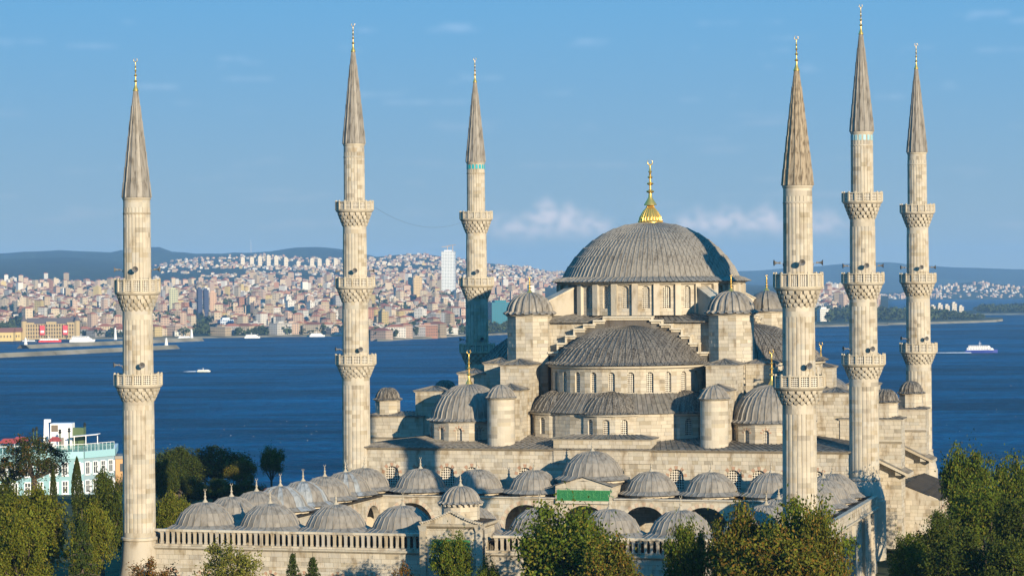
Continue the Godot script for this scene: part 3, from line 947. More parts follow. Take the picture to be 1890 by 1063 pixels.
		lead_roof(gl, Vector3(42.5 * sx, 6.2, 11.5), Vector3(42.5 * sx, 6.2, -11.5), Vector3(37.4 * sx, 8.2, -11.5), Vector3(37.4 * sx, 8.2, 11.5))
		part("gallery_roof", gl.commit(M.pale0), H)
		var aw := []
		for i in 7: aw.append([1.65 + i * 3.28, 2.5, 0.2, 5.0, true, false])
		facet(lb, Vector2(42.2 * sx, 11.5) if sx > 0 else Vector2(42.2 * sx, -11.5), Vector2(42.2 * sx, -11.5) if sx > 0 else Vector2(42.2 * sx, 11.5), 0, 6.2, aw)
		facet(lb, Vector2(minf(37.4 * sx, 42.2 * sx), 11.45), Vector2(maxf(37.4 * sx, 42.2 * sx), 11.45), 0, 6.2)
		lb.tri(Vector3(37.4 * sx, 6.2, 11.45), Vector3(42.2 * sx, 6.2, 11.45), Vector3(37.4 * sx, 8.1, 11.45), stone_col())
		var lw := part("flank_wall", lb.commit(M.stone), H)
		part("lean_to_roof", lr.commit(M.roof), lw)

# ---------------------------------------------------------------- courtyard
func arcade_dome(parent: Node, at: Vector3, r := 3.42, y := 8.85, top := 11.45, lead := "pale"):
	var key := "arcbase %.2f" % r
	if not cache.has(key):
		var b := Buf.new()
		b.lathe([Vector2(r + 0.2, -0.55), Vector2(r + 0.2, -0.1), Vector2(r + 0.32, -0.06), Vector2(r + 0.3, 0.0), Vector2(1.0, 0.02)], 12, Vector3.ZERO, Color(0.48, 0.43, 0.34))
		cache[key] = b.commit(M.stone)
		var f := Buf.new()
		f.lathe([Vector2(0.36, 0), Vector2(0.3, 0.12), Vector2(0.14, 0.3), Vector2(0.09, 0.5), Vector2(0.17, 0.62), Vector2(0.09, 0.74), Vector2(0.06, 0.95), Vector2(0.12, 1.02), Vector2(0.05, 1.1), Vector2(0.03, 1.3)], 10, Vector3.ZERO, Color(0.36, 0.32, 0.25))
		for i in 10:
			var a := -PI / 2 + (i - 5) * 0.5
			var c := -PI / 2 + (i - 4) * 0.5
			f.tube(Vector3(cos(a), sin(a), 0) * 0.13 + Vector3(0, 1.42, 0), Vector3(cos(c), sin(c), 0) * 0.13 + Vector3(0, 1.42, 0), 0.03, 0.03, 4, Color(0.36, 0.32, 0.25))
		cache["stonefin"] = f.commit(M.stone)
	var prof := cap(r, 0.0, top - y, 0.85, 2)
	var o := dome(parent, "dome", prof, 26, Transform3D(Basis(), at + Vector3(0, y, 0)), lead, FACING - 1.7, FACING + 1.7, 0.07)
	part("dome_base", cache[key], o, Transform3D(Basis(), Vector3(0, -0.12, 0)))
	part("finial", cache["stonefin"], o, turn(0.28, Vector3(0, top - y - 0.03, 0)))

func flat_roof(parent: Node, x0: float, x1: float, z0: float, z1: float, y: float):
	var r := Buf.new()
	lead_roof(r, Vector3(x0, y, z1), Vector3(x1, y, z1), Vector3(x1, y + 0.15, z0), Vector3(x0, y + 0.15, z0), 0.9)
	r.quad(Vector3(x0, y - 0.12, z1), Vector3(x1, y - 0.12, z1), Vector3(x1, y + 0.03, z1), Vector3(x0, y + 0.03, z1), lead_col())
	r.quad(Vector3(x1, y - 0.12, z1), Vector3(x1, y - 0.12, z0), Vector3(x1, y + 0.18, z0), Vector3(x1, y + 0.03, z1), lead_col())
	part("arcade_roof", r.commit(M.pale1), parent)

func courtyard():
	# front range with its outer wall and balustrade
	var F := thing("courtyard_front_range", "stone courtyard wall with stone balustrade and a row of grey lead domes behind it", "arcade")
	var b := Buf.new()
	var out := []
	var wins := []
	for i in 18:
		var x := -33.4 + i * 3.93
		if absf(x) < 4.2: continue
		wins.append([x + 36.0, 1.35, 1.6, 2.55, true, true])
	facet(b, Vector2(-36, 95.2), Vector2(36, 95.2), -2.0, 6.6, wins, out)
	cornice(b, [Vector2(-36, 95.2), Vector2(36, 95.2)], 6.95, 0.3, 0.4)
	facet(b, Vector2(-36, 95.25), Vector2(36, 95.25), 6.95, 7.2)
	b.box(Vector3(-36, 4.9, 95.2), Vector3(36, 5.05, 95.27), stone_col())
	facet(b, Vector2(36, 94.6), Vector2(-36, 94.6), -2.0, 7.2)
	b.quad(Vector3(-36, 7.2, 95.3), Vector3(36, 7.2, 95.3), Vector3(36, 7.2, 94.6), Vector3(-36, 7.2, 94.6), stone_col())
	var w := part("outer_wall", b.commit(M.stone), F)
	put_windows(out, w, 0.2)
	var bm := []
	for k in 3:
		var q := Buf.new()
		var col := stone_col(1.02)
		q.taper(Vector3(0, 0, 0), Vector2(0.34, 0.3), Vector2(0.3, 0.26), 0.22, col)
		q.taper(Vector3(0, 0.22, 0), Vector2(0.26, 0.24), Vector2(0.3, 0.26), 0.95, col)
		q.taper(Vector3(0, 1.17, 0), Vector2(0.36, 0.3), Vector2(0.42, 0.34), 0.2, col)
		bm.append(q.commit(M.stone))
	for i in 106:
		var x := -34.6 + i * 0.659
		if absf(x) < 3.7: continue
		part("baluster", bm[rng.randi() % 3], F, turn(rng.randf_range(-0.08, 0.08), Vector3(x + rng.randf_range(-0.02, 0.02), 7.2, 95.0 + rng.randf_range(-0.03, 0.03))))
	for i in 36:
		var rail := Buf.new()
		var x := -36.0 + i * 2.0
		if x > -4.0 and x < 3.0: continue
		rail.box(Vector3(x + 0.01, 8.57, 94.75), Vector3(x + 1.99, 8.84, 95.3), stone_col(1.03))
		part("coping_stone", rail.commit(M.stone), F)
	flat_roof(F, -35.6, 35.6, 86.0, 94.3, 8.15)
	var inner := Buf.new()
	facet(inner, Vector2(-27.5, 86.0), Vector2(27.5, 86.0), 0.3, 8.1)
	facet(inner, Vector2(27.5, 85.8), Vector2(-27.5, 85.8), 0.3, 8.1)
	part("inner_wall", inner.commit(M.stone), F)
	for i in 9:
		arcade_dome(F, Vector3(-31.4 + i * 7.85, 0, 90.2))
	# side ranges
	for sx in [-1.0, 1.0]:
		var S := thing("courtyard_side_range", "side arcade of the courtyard whose lead domes step back from the hotel-side minaret" if sx < 0 else "side arcade of the courtyard with a plain solid parapet facing the tall trees", "arcade")
		var q := Buf.new()
		var P := Vector2(36.4 * sx, 95.0); var Q := Vector2(36.4 * sx, 31.0)
		if sx < 0: facet(q, Q, P, -3.0, 6.7)
		else: facet(q, P, Q, -3.0, 6.7)
		cornice(q, [P, Q] if sx > 0 else [Q, P], 6.95, 0.35, 0.45)
		if sx > 0: facet(q, P + Vector2(0.1, 0), Q + Vector2(0.1, 0), 6.95, 8.35)
		else: facet(q, Q - Vector2(0.1, 0), P - Vector2(0.1, 0), 6.95, 8.35)
		facet(q, Vector2(36.0 * sx, 31.0), Vector2(36.0 * sx, 95.0), 6.9, 8.35) if sx > 0 else facet(q, Vector2(36.0 * sx, 95.0), Vector2(36.0 * sx, 31.0), 6.9, 8.35)
		q.quad(Vector3(35.9 * sx, 8.36, 95), Vector3(36.6 * sx, 8.36, 95), Vector3(36.6 * sx, 8.36, 31), Vector3(35.9 * sx, 8.36, 31), stone_col())
		# pilasters under the parapet
		for i in 8:
			q.box(Vector3(minf(36.4 * sx, 36.75 * sx), -2, 92.0 - i * 8.1), Vector3(maxf(36.4 * sx, 36.75 * sx), 6.5, 92.7 - i * 8.1), stone_col())
		part("outer_wall", q.commit(M.stone), S)
		flat_roof(S, minf(27.3 * sx, 35.9 * sx), maxf(27.3 * sx, 35.9 * sx), 39.6, 86.0, 8.15)
		# arcade towards the court
		var iw := Buf.new()
		var ws := []
		for i in 6: ws.append([4.07 + i * 7.75, 5.6, 0.3, 6.9, true, false])
		if sx < 0: facet(iw, Vector2(-27.5, 86.0), Vector2(-27.5, 39.6), 0.3, 8.1, ws)
		else: facet(iw, Vector2(27.5, 39.6), Vector2(27.5, 86.0), 0.3, 8.1, ws)
		part("court_arcade", iw.commit(M.stone), S)
		for i in 6:
			arcade_dome(S, Vector3(31.4 * sx, 0, 90.2 - (i + 1) * 7.9), 3.42, 8.85, 11.45, "patched" if sx < 0 and i in [2, 3, 5] else "pale")
	# portico of the hall
	var R := thing("hall_portico", "domed portico along the hall front with pointed arches and a green inscription panel", "portico")
	var pw := Buf.new()
	var ws := []
	for i in 9:
		ws.append([36.0 - 31.4 + i * 7.85, 6.1, 0.3, 7.0, true, false])
	facet(pw, Vector2(-36, 39.6), Vector2(36, 39.6), 0.3, 8.1, ws)
	cornice(pw, [Vector2(-36, 39.6), Vector2(-4.0, 39.6)], 8.25, 0.25, 0.3)
	cornice(pw, [Vector2(4.0, 39.6), Vector2(36, 39.6)], 8.25, 0.25, 0.3)
	part("arcade_wall", pw.commit(M.stone), R)
	flat_roof(R, -35.8, 35.8, 30.2, 39.7, 8.2)
	for i in 9:
		if i == 4: arcade_dome(R, Vector3(0, 0, 35.2), 4.05, 10.7, 14.0)
		else: arcade_dome(R, Vector3(-31.4 + i * 7.85, 0, 35.2))
	var gb := Buf.new()
	facet(gb, Vector2(-3.75, 40.0), Vector2(3.75, 40.0), 7.5, 9.8)
	facet(gb, Vector2(3.75, 40.0), Vector2(3.75, 31.0), 8.0, 9.8)
	facet(gb, Vector2(-3.75, 31.0), Vector2(-3.75, 40.0), 8.0, 9.8)
	gb.tri(Vector3(-3.75, 9.8, 40.0), Vector3(3.75, 9.8, 40.0), Vector3(0, 10.9, 40.0), stone_col())
	var gr := Buf.new()
	lead_roof(gr, Vector3(4.1, 9.75, 40.3), Vector3(4.1, 9.75, 31.0), Vector3(0, 11.0, 31.0), Vector3(0, 11.0, 40.3))
	lead_roof(gr, Vector3(-4.1, 9.75, 31.0), Vector3(-4.1, 9.75, 40.3), Vector3(0, 11.0, 40.3), Vector3(0, 11.0, 31.0))
	var gp := part("portal_gable", gb.commit(M.stone), R)
	part("gable_roof", gr.commit(M.roof), gp)
	inscription(R, Vector3(0, 8.6, 40.06), 7.0, 1.35, 8)
	# gate in the middle of the front wall
	var G := thing("courtyard_gate", "tall gabled stone gateway with a small ribbed dome and green inscription panel", "gate")
	var tb := Buf.new()
	facet(tb, Vector2(-3.15, 97.5), Vector2(3.15, 97.5), -2.0, 10.2)
	facet(tb, Vector2(3.15, 97.5), Vector2(3.15, 91.8), -2.0, 10.2)
	facet(tb, Vector2(3.15, 91.8), Vector2(-3.15, 91.8), -2.0, 10.2)
	facet(tb, Vector2(-3.15, 91.8), Vector2(-3.15, 97.5), -2.0, 10.2)
	for x in [-3.15, 3.15]:
		tb.box(Vector3(x - 0.35, -2.0, 97.1), Vector3(x + 0.35, 9.4, 97.75), stone_col())
		tb.taper(Vector3(x, 9.4, 97.4), Vector2(0.7, 0.7), Vector2(1.0, 1.0), 0.6, stone_col())
	cornice(tb, [Vector2(-3.15, 97.5), Vector2(3.15, 97.5), Vector2(3.15, 91.8)], 10.2, 0.4, 0.55)
	for i in 14:
		var u0 := i / 7.0 - 1.0
		var u1 := (i + 1) / 7.0 - 1.0
		var h0 := 10.2 + 1.3 * pow(1.0 - absf(u0), 1.5)
		var h1 := 10.2 + 1.3 * pow(1.0 - absf(u1), 1.5)
		for z in [97.5, 96.9]: tb.quad(Vector3(u0 * 3.3, 10.15, z), Vector3(u1 * 3.3, 10.15, z), Vector3(u1 * 3.3, h1, z), Vector3(u0 * 3.3, h0, z), stone_col())
		tb.quad(Vector3(u0 * 3.3, h0, 97.5), Vector3(u1 * 3.3, h1, 97.5), Vector3(u1 * 3.3, h1, 96.9), Vector3(u0 * 3.3, h0, 96.9), stone_col())
	tb.box(Vector3(-2.3, 7.15, 97.5), Vector3(2.3, 7.3, 97.62), stone_col(1.05))
	tb.box(Vector3(-2.3, 8.55, 97.5), Vector3(2.3, 8.7, 97.62), stone_col(1.05))
	for x in [-2.3, 2.15]: tb.box(Vector3(x, 7.3, 97.5), Vector3(x + 0.15, 8.55, 97.62), stone_col(1.05))
	part("gate_wall", tb.commit(M.stone), G)
	# scalloped eave of the gable
	var ge := Buf.new()
	for i in 28:
		var u := (i + 0.5) / 14.0 - 1.0
		var yy := 10.25 + 1.3 * pow(1.0 - absf(u), 1.5) + 0.05
		ge.taper(Vector3(u * 3.5, yy - 0.12, 97.6), Vector2(0.16, 0.45), Vector2(0.26, 0.5), 0.2, stone_col())
	tag(part("gable_eave", ge.commit(M.stone), G), "", "", "", "stuff")
	var gr2 := Buf.new()
	lead_roof(gr2, Vector3(3.4, 10.25, 97.3), Vector3(3.4, 10.25, 91.6), Vector3(0, 10.45, 91.6), Vector3(0, 10.45, 97.3))
	lead_roof(gr2, Vector3(-3.4, 10.25, 91.6), Vector3(-3.4, 10.25, 97.3), Vector3(0, 10.45, 97.3), Vector3(0, 10.45, 91.6))
	part("gate_roof", gr2.commit(M.pale2), G)
	var db := Buf.new()
	ring(db, Vector2(0, 94.0), 2.05, 12, FACING - PI, FACING + PI, 10.3, 12.0)
	for i in 24:
		db.taper(Vector3(0, 11.9, 2.2), Vector2(0.2, 0.4), Vector2(0.34, 0.5), 0.25, stone_col(), turn(TAU * i / 24, Vector3(0, 0, 94.0)))
	part("gate_drum", db.commit(M.stone), G)
	var dp := [Vector2(2.5, 12.15), Vector2(2.2, 12.3)]
	dp.append_array(cap(2.05, 12.4, 14.0, 0.0, 0))
	var gd := dome(G, "gate_dome", dp, 20, Transform3D(Basis(), Vector3(0, 0, 94.0)), "lead", FACING - 1.8, FACING + 1.8, 0.16)
	part("finial", cache["stonefin"], gd, turn(0.28, Vector3(0, 13.95, 0)))
	inscription(G, Vector3(0, 7.92, 97.57), 4.2, 1.15, 6)
	var pipe := Buf.new()
	pipe.tube(Vector3(3.62, -1.0, 97.35), Vector3(3.62, 9.6, 97.35), 0.1, 0.1, 8, Color(0.12, 0.11, 0.1))
	part("drain_pipe", pipe.commit(M.paint), G)
	# paving of the court
	var cf := Buf.new()
	cf.quad(Vector3(-34, 0.3, 93), Vector3(34, 0.3, 93), Vector3(34, 0.3, 30), Vector3(-34, 0.3, 30), Color(0.42, 0.38, 0.3))
	single("pavement", cf.commit(M.stone), "pale stone paving of the courtyard", "pavement", "", "structure")

# green panel with raised golden-green strokes of script
func inscription(parent: Node, at: Vector3, w: float, h: float, cells: int):
	var b := Buf.new()
	b.box(Vector3(-w / 2, -h / 2, -0.03), Vector3(w / 2, h / 2, 0.03), Color.WHITE)
	var o := part("inscription_panel", b.commit(M.green), parent, Transform3D(Basis(), at))
	tag(o, "green panel of raised calligraphy in a frame", "")
	var s := Buf.new()
	var gc := Color(0.06, 0.23, 0.09)
	for e in [[-w / 2, -h / 2, w / 2, -h / 2 + 0.07], [-w / 2, h / 2 - 0.07, w / 2, h / 2], [-w / 2, -h / 2 + 0.07, -w / 2 + 0.07, h / 2 - 0.07], [w / 2 - 0.07, -h / 2 + 0.07, w / 2, h / 2 - 0.07]]:
		s.box(Vector3(e[0], e[1], 0.03), Vector3(e[2], e[3], 0.06), gc)
	for i in cells:
		var x0 := -w / 2 + w * (i + 0.15) / cells
		var cw := w / cells
		for k in 5:
			var p := Vector3(x0 + rng.randf() * cw * 0.7, rng.randf_range(-0.35, 0.35) * h, 0.05)
			var a := rng.randf_range(-0.5, 0.9)
			for j in 6:
				var q := p + Vector3(cos(a), sin(a), 0) * h * 0.09
				s.tube(p, q, 0.035, 0.03, 4, gc)
				a += rng.randf_range(0.1, 0.6) * (1.0 if k % 2 == 0 else -1.0)
				p = q
		s.tube(Vector3(x0 + cw * 0.4, -h * 0.3, 0.05), Vector3(x0 + cw * 0.42, h * 0.36, 0.05), 0.035, 0.03, 4, gc)
	tag(part("lettering", s.commit(M.paint), o), "", "", "", "stuff")
# ---------------------------------------------------------------- trees
func leaf(b: Buf, p: Vector3, s: float, col: Color):
	var n := Vector3(rng.randfn(), rng.randfn() + 0.5, rng.randfn()).normalized()
	var x := n.cross(Vector3(rng.randfn(), rng.randfn(), rng.randfn())).normalized()
	var y := n.cross(x)
	b.quad(p - x * s, p - y * s * 0.55, p + x * s, p + y * s * 0.55, col)

func leaf_col(kind: String) -> Color:
	var f := rng.randf_range(0.45, 0.95)
	var t := rng.randf()
	match kind:
		"dark": return Color(0.059 * f, 0.080 * f, 0.016 * f) if t < 0.8 else Color(0.097 * f, 0.100 * f, 0.018 * f)
		"round": return Color(0.119 * f, 0.135 * f, 0.018 * f) if t < 0.8 else Color(0.173 * f, 0.150 * f, 0.024 * f)
		"autumn": return Color(0.108 * f, 0.115 * f, 0.018 * f) if t < 0.74 else (Color(0.173 * f, 0.100 * f, 0.021 * f) if t < 0.93 else Color(0.216 * f, 0.150 * f, 0.030 * f))
		"redbush": return Color(0.173 * f, 0.075 * f, 0.018 * f) if t < 0.6 else Color(0.130 * f, 0.100 * f, 0.018 * f)
		"sparse": return Color(0.151 * f, 0.160 * f, 0.030 * f) if t < 0.7 else Color(0.216 * f, 0.190 * f, 0.048 * f)
		"open": return Color(0.049 * f, 0.060 * f, 0.013 * f) if t < 0.8 else Color(0.130 * f, 0.075 * f, 0.018 * f)
		"cypress": return Color(0.049 * f, 0.062 * f, 0.013 * f)
		"fir", "cedar": return Color(0.049 * f, 0.070 * f, 0.018 * f)
	return Color(0.085 * f, 0.118 * f, 0.016 * f) if t < 0.8 else Color(0.162 * f, 0.150 * f, 0.024 * f)

# prototypes are 10 m high and 10 m wide at scale 1
func tree_proto(kind: String, variant: int) -> Array:
	var key := "tree %s %d" % [kind, variant]
	if cache.has(key): return cache[key]
	var t := Buf.new()
	var c := Buf.new()
	var bark := Color(1, 1, 1)
	if kind == "cypress":
		t.tube(Vector3.ZERO, Vector3(0, 9, 0), 0.6, 0.1, 7, bark)
		for i in 5200:
			var y := pow(rng.randf(), 0.8)
			var r := (4.6 * pow(sin(PI * clampf(y * 0.93 + 0.07, 0, 1)), 0.6) * (1.0 - 0.45 * y)) * rng.randf_range(0.75, 1.0)
			var a := rng.randf() * TAU
			r *= 0.85 + 0.15 * sin(a * 5.0 + y * 9.0)
			leaf(c, Vector3(sin(a) * r, 0.4 + y * 9.6, cos(a) * r), 0.28, leaf_col(kind))
	elif kind == "fir" or kind == "cedar":
		t.tube(Vector3.ZERO, Vector3(0, 9.9, 0), 0.45, 0.04, 7, bark)
		var tiers := 15 if kind == "fir" else 11
		for i in tiers:
			var y := 1.0 + 8.6 * i / tiers
			var len := 5.0 * (1.0 - pow(float(i) / tiers, 1.1)) * rng.randf_range(0.8, 1.1) + 0.25
			for k in 7:
				var a := TAU * k / 7 + i * 0.9 + rng.randf() * 0.5
				var dir := Vector3(sin(a), 0.28 if kind == "fir" else -0.08, cos(a))
				var L := len * rng.randf_range(0.7, 1.1)
				t.tube(Vector3(0, y, 0), Vector3(0, y, 0) + dir * L, 0.07, 0.02, 4, bark)
				for q in (40 if kind == "fir" else 64):
					var u := pow(rng.randf(), 0.7)
					var w := 0.16 * L * (1.1 - u) + 0.12
					leaf(c, Vector3(0, y, 0) + dir * L * u + Vector3(rng.randfn() * w, rng.randfn() * 0.14 - 0.25 * u * u, rng.randfn() * w), 0.17, leaf_col(kind))
	else:
		var bush := kind == "redbush"
		var sparse := kind == "sparse" or kind == "open"
		var h0 := 0.5 if bush else 2.6
		t.tube(Vector3(0, -0.3, 0), Vector3(0.1, h0 + 0.8, 0), 0.42, 0.3, 8, bark)
		var centres := []
		var nl := 9
		for i in nl:
			var a := TAU * i / nl + rng.randf() * 0.5
			var e := rng.randf_range(0.25, 1.3)
			var tip := Vector3(sin(a) * cos(e) * 3.6, h0 + 1.0 + sin(e) * 5.6, cos(a) * cos(e) * 3.6)
			var mid := Vector3(0.1, h0 + 0.6, 0).lerp(tip, 0.5) + Vector3(rng.randfn(), rng.randfn(), rng.randfn()) * 0.3
			t.tube(Vector3(0.1, h0 + 0.5, 0), mid, 0.2, 0.13, 6, bark)
			t.tube(mid, tip, 0.13, 0.04, 5, bark)
			centres.append(tip)
			centres.append(mid.lerp(tip, 0.5) + Vector3(rng.randfn(), rng.randfn(), rng.randfn()) * 0.5)
		for i in 8:
			var a := TAU * i / 7.0 + rng.randf() * 0.6
			var e := rng.randf_range(-0.8, 1.0)
			var mid := Vector3(sin(a) * cos(e) * 2.5, (h0 + 10.0) / 2 + sin(e) * (10.0 - h0) * 0.3, cos(a) * cos(e) * 2.5)
			if i == 7: mid = Vector3(0.3, 10.0 - (10.0 - h0) * 0.22, -0.2)
			var lr := rng.randf_range(1.5, 2.4)
			for q in (6 if sparse else 13):
				var d := Vector3(rng.randfn(), rng.randfn(), rng.randfn()).normalized() * pow(rng.randf(), 0.3) * lr
				centres.append(mid + Vector3(d.x, d.y * (10.0 - h0) / 7.4, d.z))
		for p in centres:
			var rr := rng.randf_range(0.55, 1.3)
			var tone := rng.randf_range(0.8, 1.2)
			var up := rng.randf_range(0.7, 1.5)
			for q in (95 if sparse else 135):
				var o := Vector3(rng.randfn(), rng.randfn() * up, rng.randfn()) * rr * 0.42
				var col := leaf_col(kind)
				leaf(c, p + o, 0.15, Color(col.r * tone, col.g * tone, col.b * tone))
	cache[key] = [t.commit(M.bark), c.commit(M.leaf)]
	return cache[key]

func trees():
	var E := [[-49.2, 98.0, 13.2, 9.1, "round", "widest olive-green tree in the clump between hotel and minaret"], [-61.7, 80.0, 12.5, 7.8, "dark", "dark green tree behind the widest tree of the clump by the hotel"], [-58.2, 60.0, 12.3, 7.6, "dark", "dark green tree behind the cedar by the hotel-side minaret"], [-38.2, 108.0, 12.1, 5.5, "cedar", "drooping dark cedar standing before the hotel-side minaret"], [-43.5, 112.0, 10.7, 7.5, "round", "low olive-green tree under the widest tree of the clump by the hotel"], [-41.0, 100.0, 11.1, 5.7, "round", "narrow olive-green tree touching the hotel-side minaret"],
		[-48.6, 60.0, 9.7, 5.8, "round", "olive-green tree just beyond the courtyard side range"], [-99.6, -20.0, 8.4, 2.4, "cypress", "tall slim cypress in front of the turquoise hotel"], [-103.8, -20.0, 6.8, 1.6, "cypress", "short slim cypress in front of the turquoise hotel"], [-126.9, -60.0, 9.8, 13.6, "open", "large open-crowned dark tree hiding the hotel facade"], [-134.4, -64.0, 6.1, 9.0, "open", "smaller open-crowned tree at the edge of the hotel"],
		[-103.2, -70.0, 6.8, 11.5, "dark", "tall dark tree rising over the pink house"], [-97.9, -75.0, 6.3, 14.0, "dark", "widest dark tree above the shore beside the yellowing one"], [-87.1, -60.0, 5.4, 5.7, "autumn", "yellowing tree beside the dark trees above the shore"], [-88.9, -30.0, 7.4, 5.3, "dark", "dark tree half hidden by the hotel-side minaret"], [-91.3, -85.0, 5.7, 5.2, "round2", "lone round green tree standing against the sea"], [-88.9, -40.0, 4.0, 8.0, "dark", "low dark tree just below the pink house"], [-86.1, -45.0, 3.2, 9.5, "dark", "low dark tree beneath the widest dark tree above the shore"], [-78.7, -40.0, 3.2, 8.0, "dark", "low dark tree beneath the yellowing tree above the shore"],
		[-30.6, 106.0, 6.4, 7.0, "redbush", "low reddish-brown bush at the foot of the hotel-side minaret"], [-19.3, 112.0, 8.7, 7.9, "sparse", "thin pale green tree in front of the balustraded wall"], [-13.4, 110.0, 8.6, 3.6, "fir", "young fir in front of the balustraded wall"], [-11.0, 110.5, 8.3, 4.0, "fir", "young fir in front of the balustraded wall"], [-0.9, 110.0, 7.0, 3.9, "redbush", "small rusty-brown bush beside the gateway"],
		[4.6, 112.0, 9.9, 5.2, "round2", "green tree covering the lower half of the gateway"], [8.3, 112.0, 7.8, 3.3, "round2", "small green tree at the corner of the gateway"], [17.9, 115.0, 13.8, 12.0, "round2", "large dense green tree in front of the courtyard wall"], [29.1, 114.0, 11.8, 5.0, "round2", "narrow green tree between the large tree and the yellowing ones"],
		[34.9, 116.0, 13.7, 7.3, "autumn", "yellowing tree around the foot of the minaret with the stained spire"], [41.5, 118.0, 14.8, 9.3, "round2", "broad green tree around the foot of the minaret with the stained spire"], [43.4, 122.0, 13.0, 5.4, "autumn", "yellowing tree beside the courtyard's solid parapet"], [40.5, 128.0, 12.6, 10.4, "autumn", "wide brown-tinged tree in front of the stained-spire minaret's trees"], [23.6, 124.0, 11.3, 7.7, "autumn", "brown-tinged tree under the large dense green tree"],
		[49.2, 45.0, 14.7, 7.9, "round2", "tallest green tree beside the lean-to roofs of the hall"], [54.5, 40.0, 13.8, 7.6, "round2", "tall green tree on the sea side of the hall's tallest tree"], [48.8, 72.0, 10.0, 7.4, "dark", "dark green tree in front of the flank gallery arches"], [53.0, 60.0, 11.6, 9.4, "round2", "broad green tree in front of the hall's two tallest trees"], [57.6, 75.0, 11.6, 7.1, "dark", "dark green tree at the sea-side edge of the flank grove"], [47.6, 88.0, 9.1, 4.4, "round2", "small green tree at the foot of the courtyard's solid parapet"], [53.3, 95.0, 9.9, 8.3, "dark", "low dark tree in front of the broad green flank tree"], [58.7, 100.0, 9.7, 7.0, "dark", "low dark tree at the end of the grove, away from the parapet"], [46.0, 118.0, 5.0, 4.2, "autumn", "yellowing tree at the courtyard corner below the parapet"]]
	var i := 0
	for e in E:
		i += 1
		var p := tree_proto(e[4], i % 3 if e[4] in ["round2", "dark", "round", "autumn"] else 0)
		var y := ground_y(Vector3(e[0], 0, e[1]))
		var h: float = e[2] - y
		var o := thing({"cypress": "cypress_tree", "fir": "fir_tree", "cedar": "cedar_tree", "redbush": "bush"}.get(e[4], "broadleaf_tree"), e[5], "bush" if e[4] == "redbush" else "tree", Vector3(e[0], y, e[1]), "trees round the mosque")
		o.rotation.y = i * 1.7
		o.scale = Vector3(e[3] / 8.4, h / 9.9, e[3] / 8.4)
		part("trunk", p[0], o)
		part("crown", p[1], o)

# ---------------------------------------------------------------- land, sea and the far shore
const SEA := -38.0
func bearing(u: float, d: float, y: float) -> Vector3:
	return Vector3(CAM.x + sin(YAW) * d + cos(YAW) * (u - 945.0) * d / FOC, y, CAM.z - cos(YAW) * d + sin(YAW) * (u - 945.0) * d / FOC)

func level(u: float, v: float, d: float) -> float:
	return CAM.y + (522.9 - ROLL * (u - 945.0) - v) / FOC * d

func table(t: Array, u: float) -> float:
	if u <= t[0][0]: return t[0][1]
	for i in t.size() - 1:
		if u <= t[i + 1][0]:
			return lerp(float(t[i][1]), float(t[i + 1][1]), smoothstep(0, 1, (u - t[i][0]) / (t[i + 1][0] - t[i][0])))
	return t[-1][1]

func ground_y(p: Vector3) -> float:
	var d := (p.x - CAM.x) * sin(YAW) - (p.z - CAM.z) * cos(YAW)
	return -1.5 - 37.5 * smoothstep(430.0, 860.0, d)

const SHORE := [[-200, 632], [0, 628], [200, 626], [640, 621], [700, 630], [770, 626], [870, 620], [1020, 614], [1480, 604], [1640, 601]]
const CITY := [[-200, 527], [0, 526], [280, 527], [400, 526], [560, 524], [640, 518], [760, 520], [860, 527], [1000, 534], [1480, 538], [1640, 546]]
const HILL := [[-200, 482], [0, 478], [130, 475], [200, 481], [285, 490], [330, 479], [400, 472], [460, 470], [640, 477], [700, 474], [735, 470], [775, 469], [850, 477], [900, 486], [960, 492], [1020, 501], [1100, 510], [1480, 528], [1640, 548]]
const FAR := [[-200, 471], [0, 468], [60, 464], [110, 462], [200, 465], [250, 458], [285, 456], [325, 466], [380, 468], [450, 467], [500, 463], [540, 457], [580, 455], [625, 458], [665, 467], [710, 478], [780, 492], [1000, 525], [1300, 535]]
const MOUNT := [[1250, 512], [1380, 500], [1500, 492], [1560, 487], [1640, 484], [1700, 490], [1780, 494], [1890, 497], [2050, 502], [2200, 510]]
const ISLE := [[1470, 540], [1640, 541], [1715, 533], [1760, 523], [1810, 521], [1860, 526], [1900, 531], [2000, 541], [2150, 545]]

func shore_d(u: float) -> float:
	return (CAM.y - SEA) * FOC / (table(SHORE, u) - (522.9 - ROLL * (u - 945.0)))

func city_y(u: float, d: float) -> float:
	var d0 := shore_d(u)
	if d < 6800.0:
		return lerp(SEA + 2.5, level(u, table(CITY, u), 6800.0), pow(clampf((d - d0) / (6800.0 - d0), 0, 1), 1.25))
	return lerp(level(u, table(CITY, u), 6800.0), level(u, table(HILL, u), 10500.0), clampf((d - 6800.0) / 3700.0, 0, 1))

func sheet(us: Array, ds: Array, f: Callable, col: Callable) -> Buf:
	var b := Buf.new()
	for i in us.size() - 1:
		for j in ds.size() - 1:
			var p := []
			for k in [[0, 0], [1, 0], [1, 1], [0, 1]]:
				var u: float = us[i + k[0]]
				var d: float = ds[j + k[1]]
				p.append(bearing(u, d, f.call(u, d)))
			b.quad(p[0], p[1], p[2], p[3], col.call(us[i], ds[j]))
	return b

func span(a: float, b: float, n: int) -> Array:
	var o := []
	for i in n + 1: o.append(a + (b - a) * i / n)
	return o

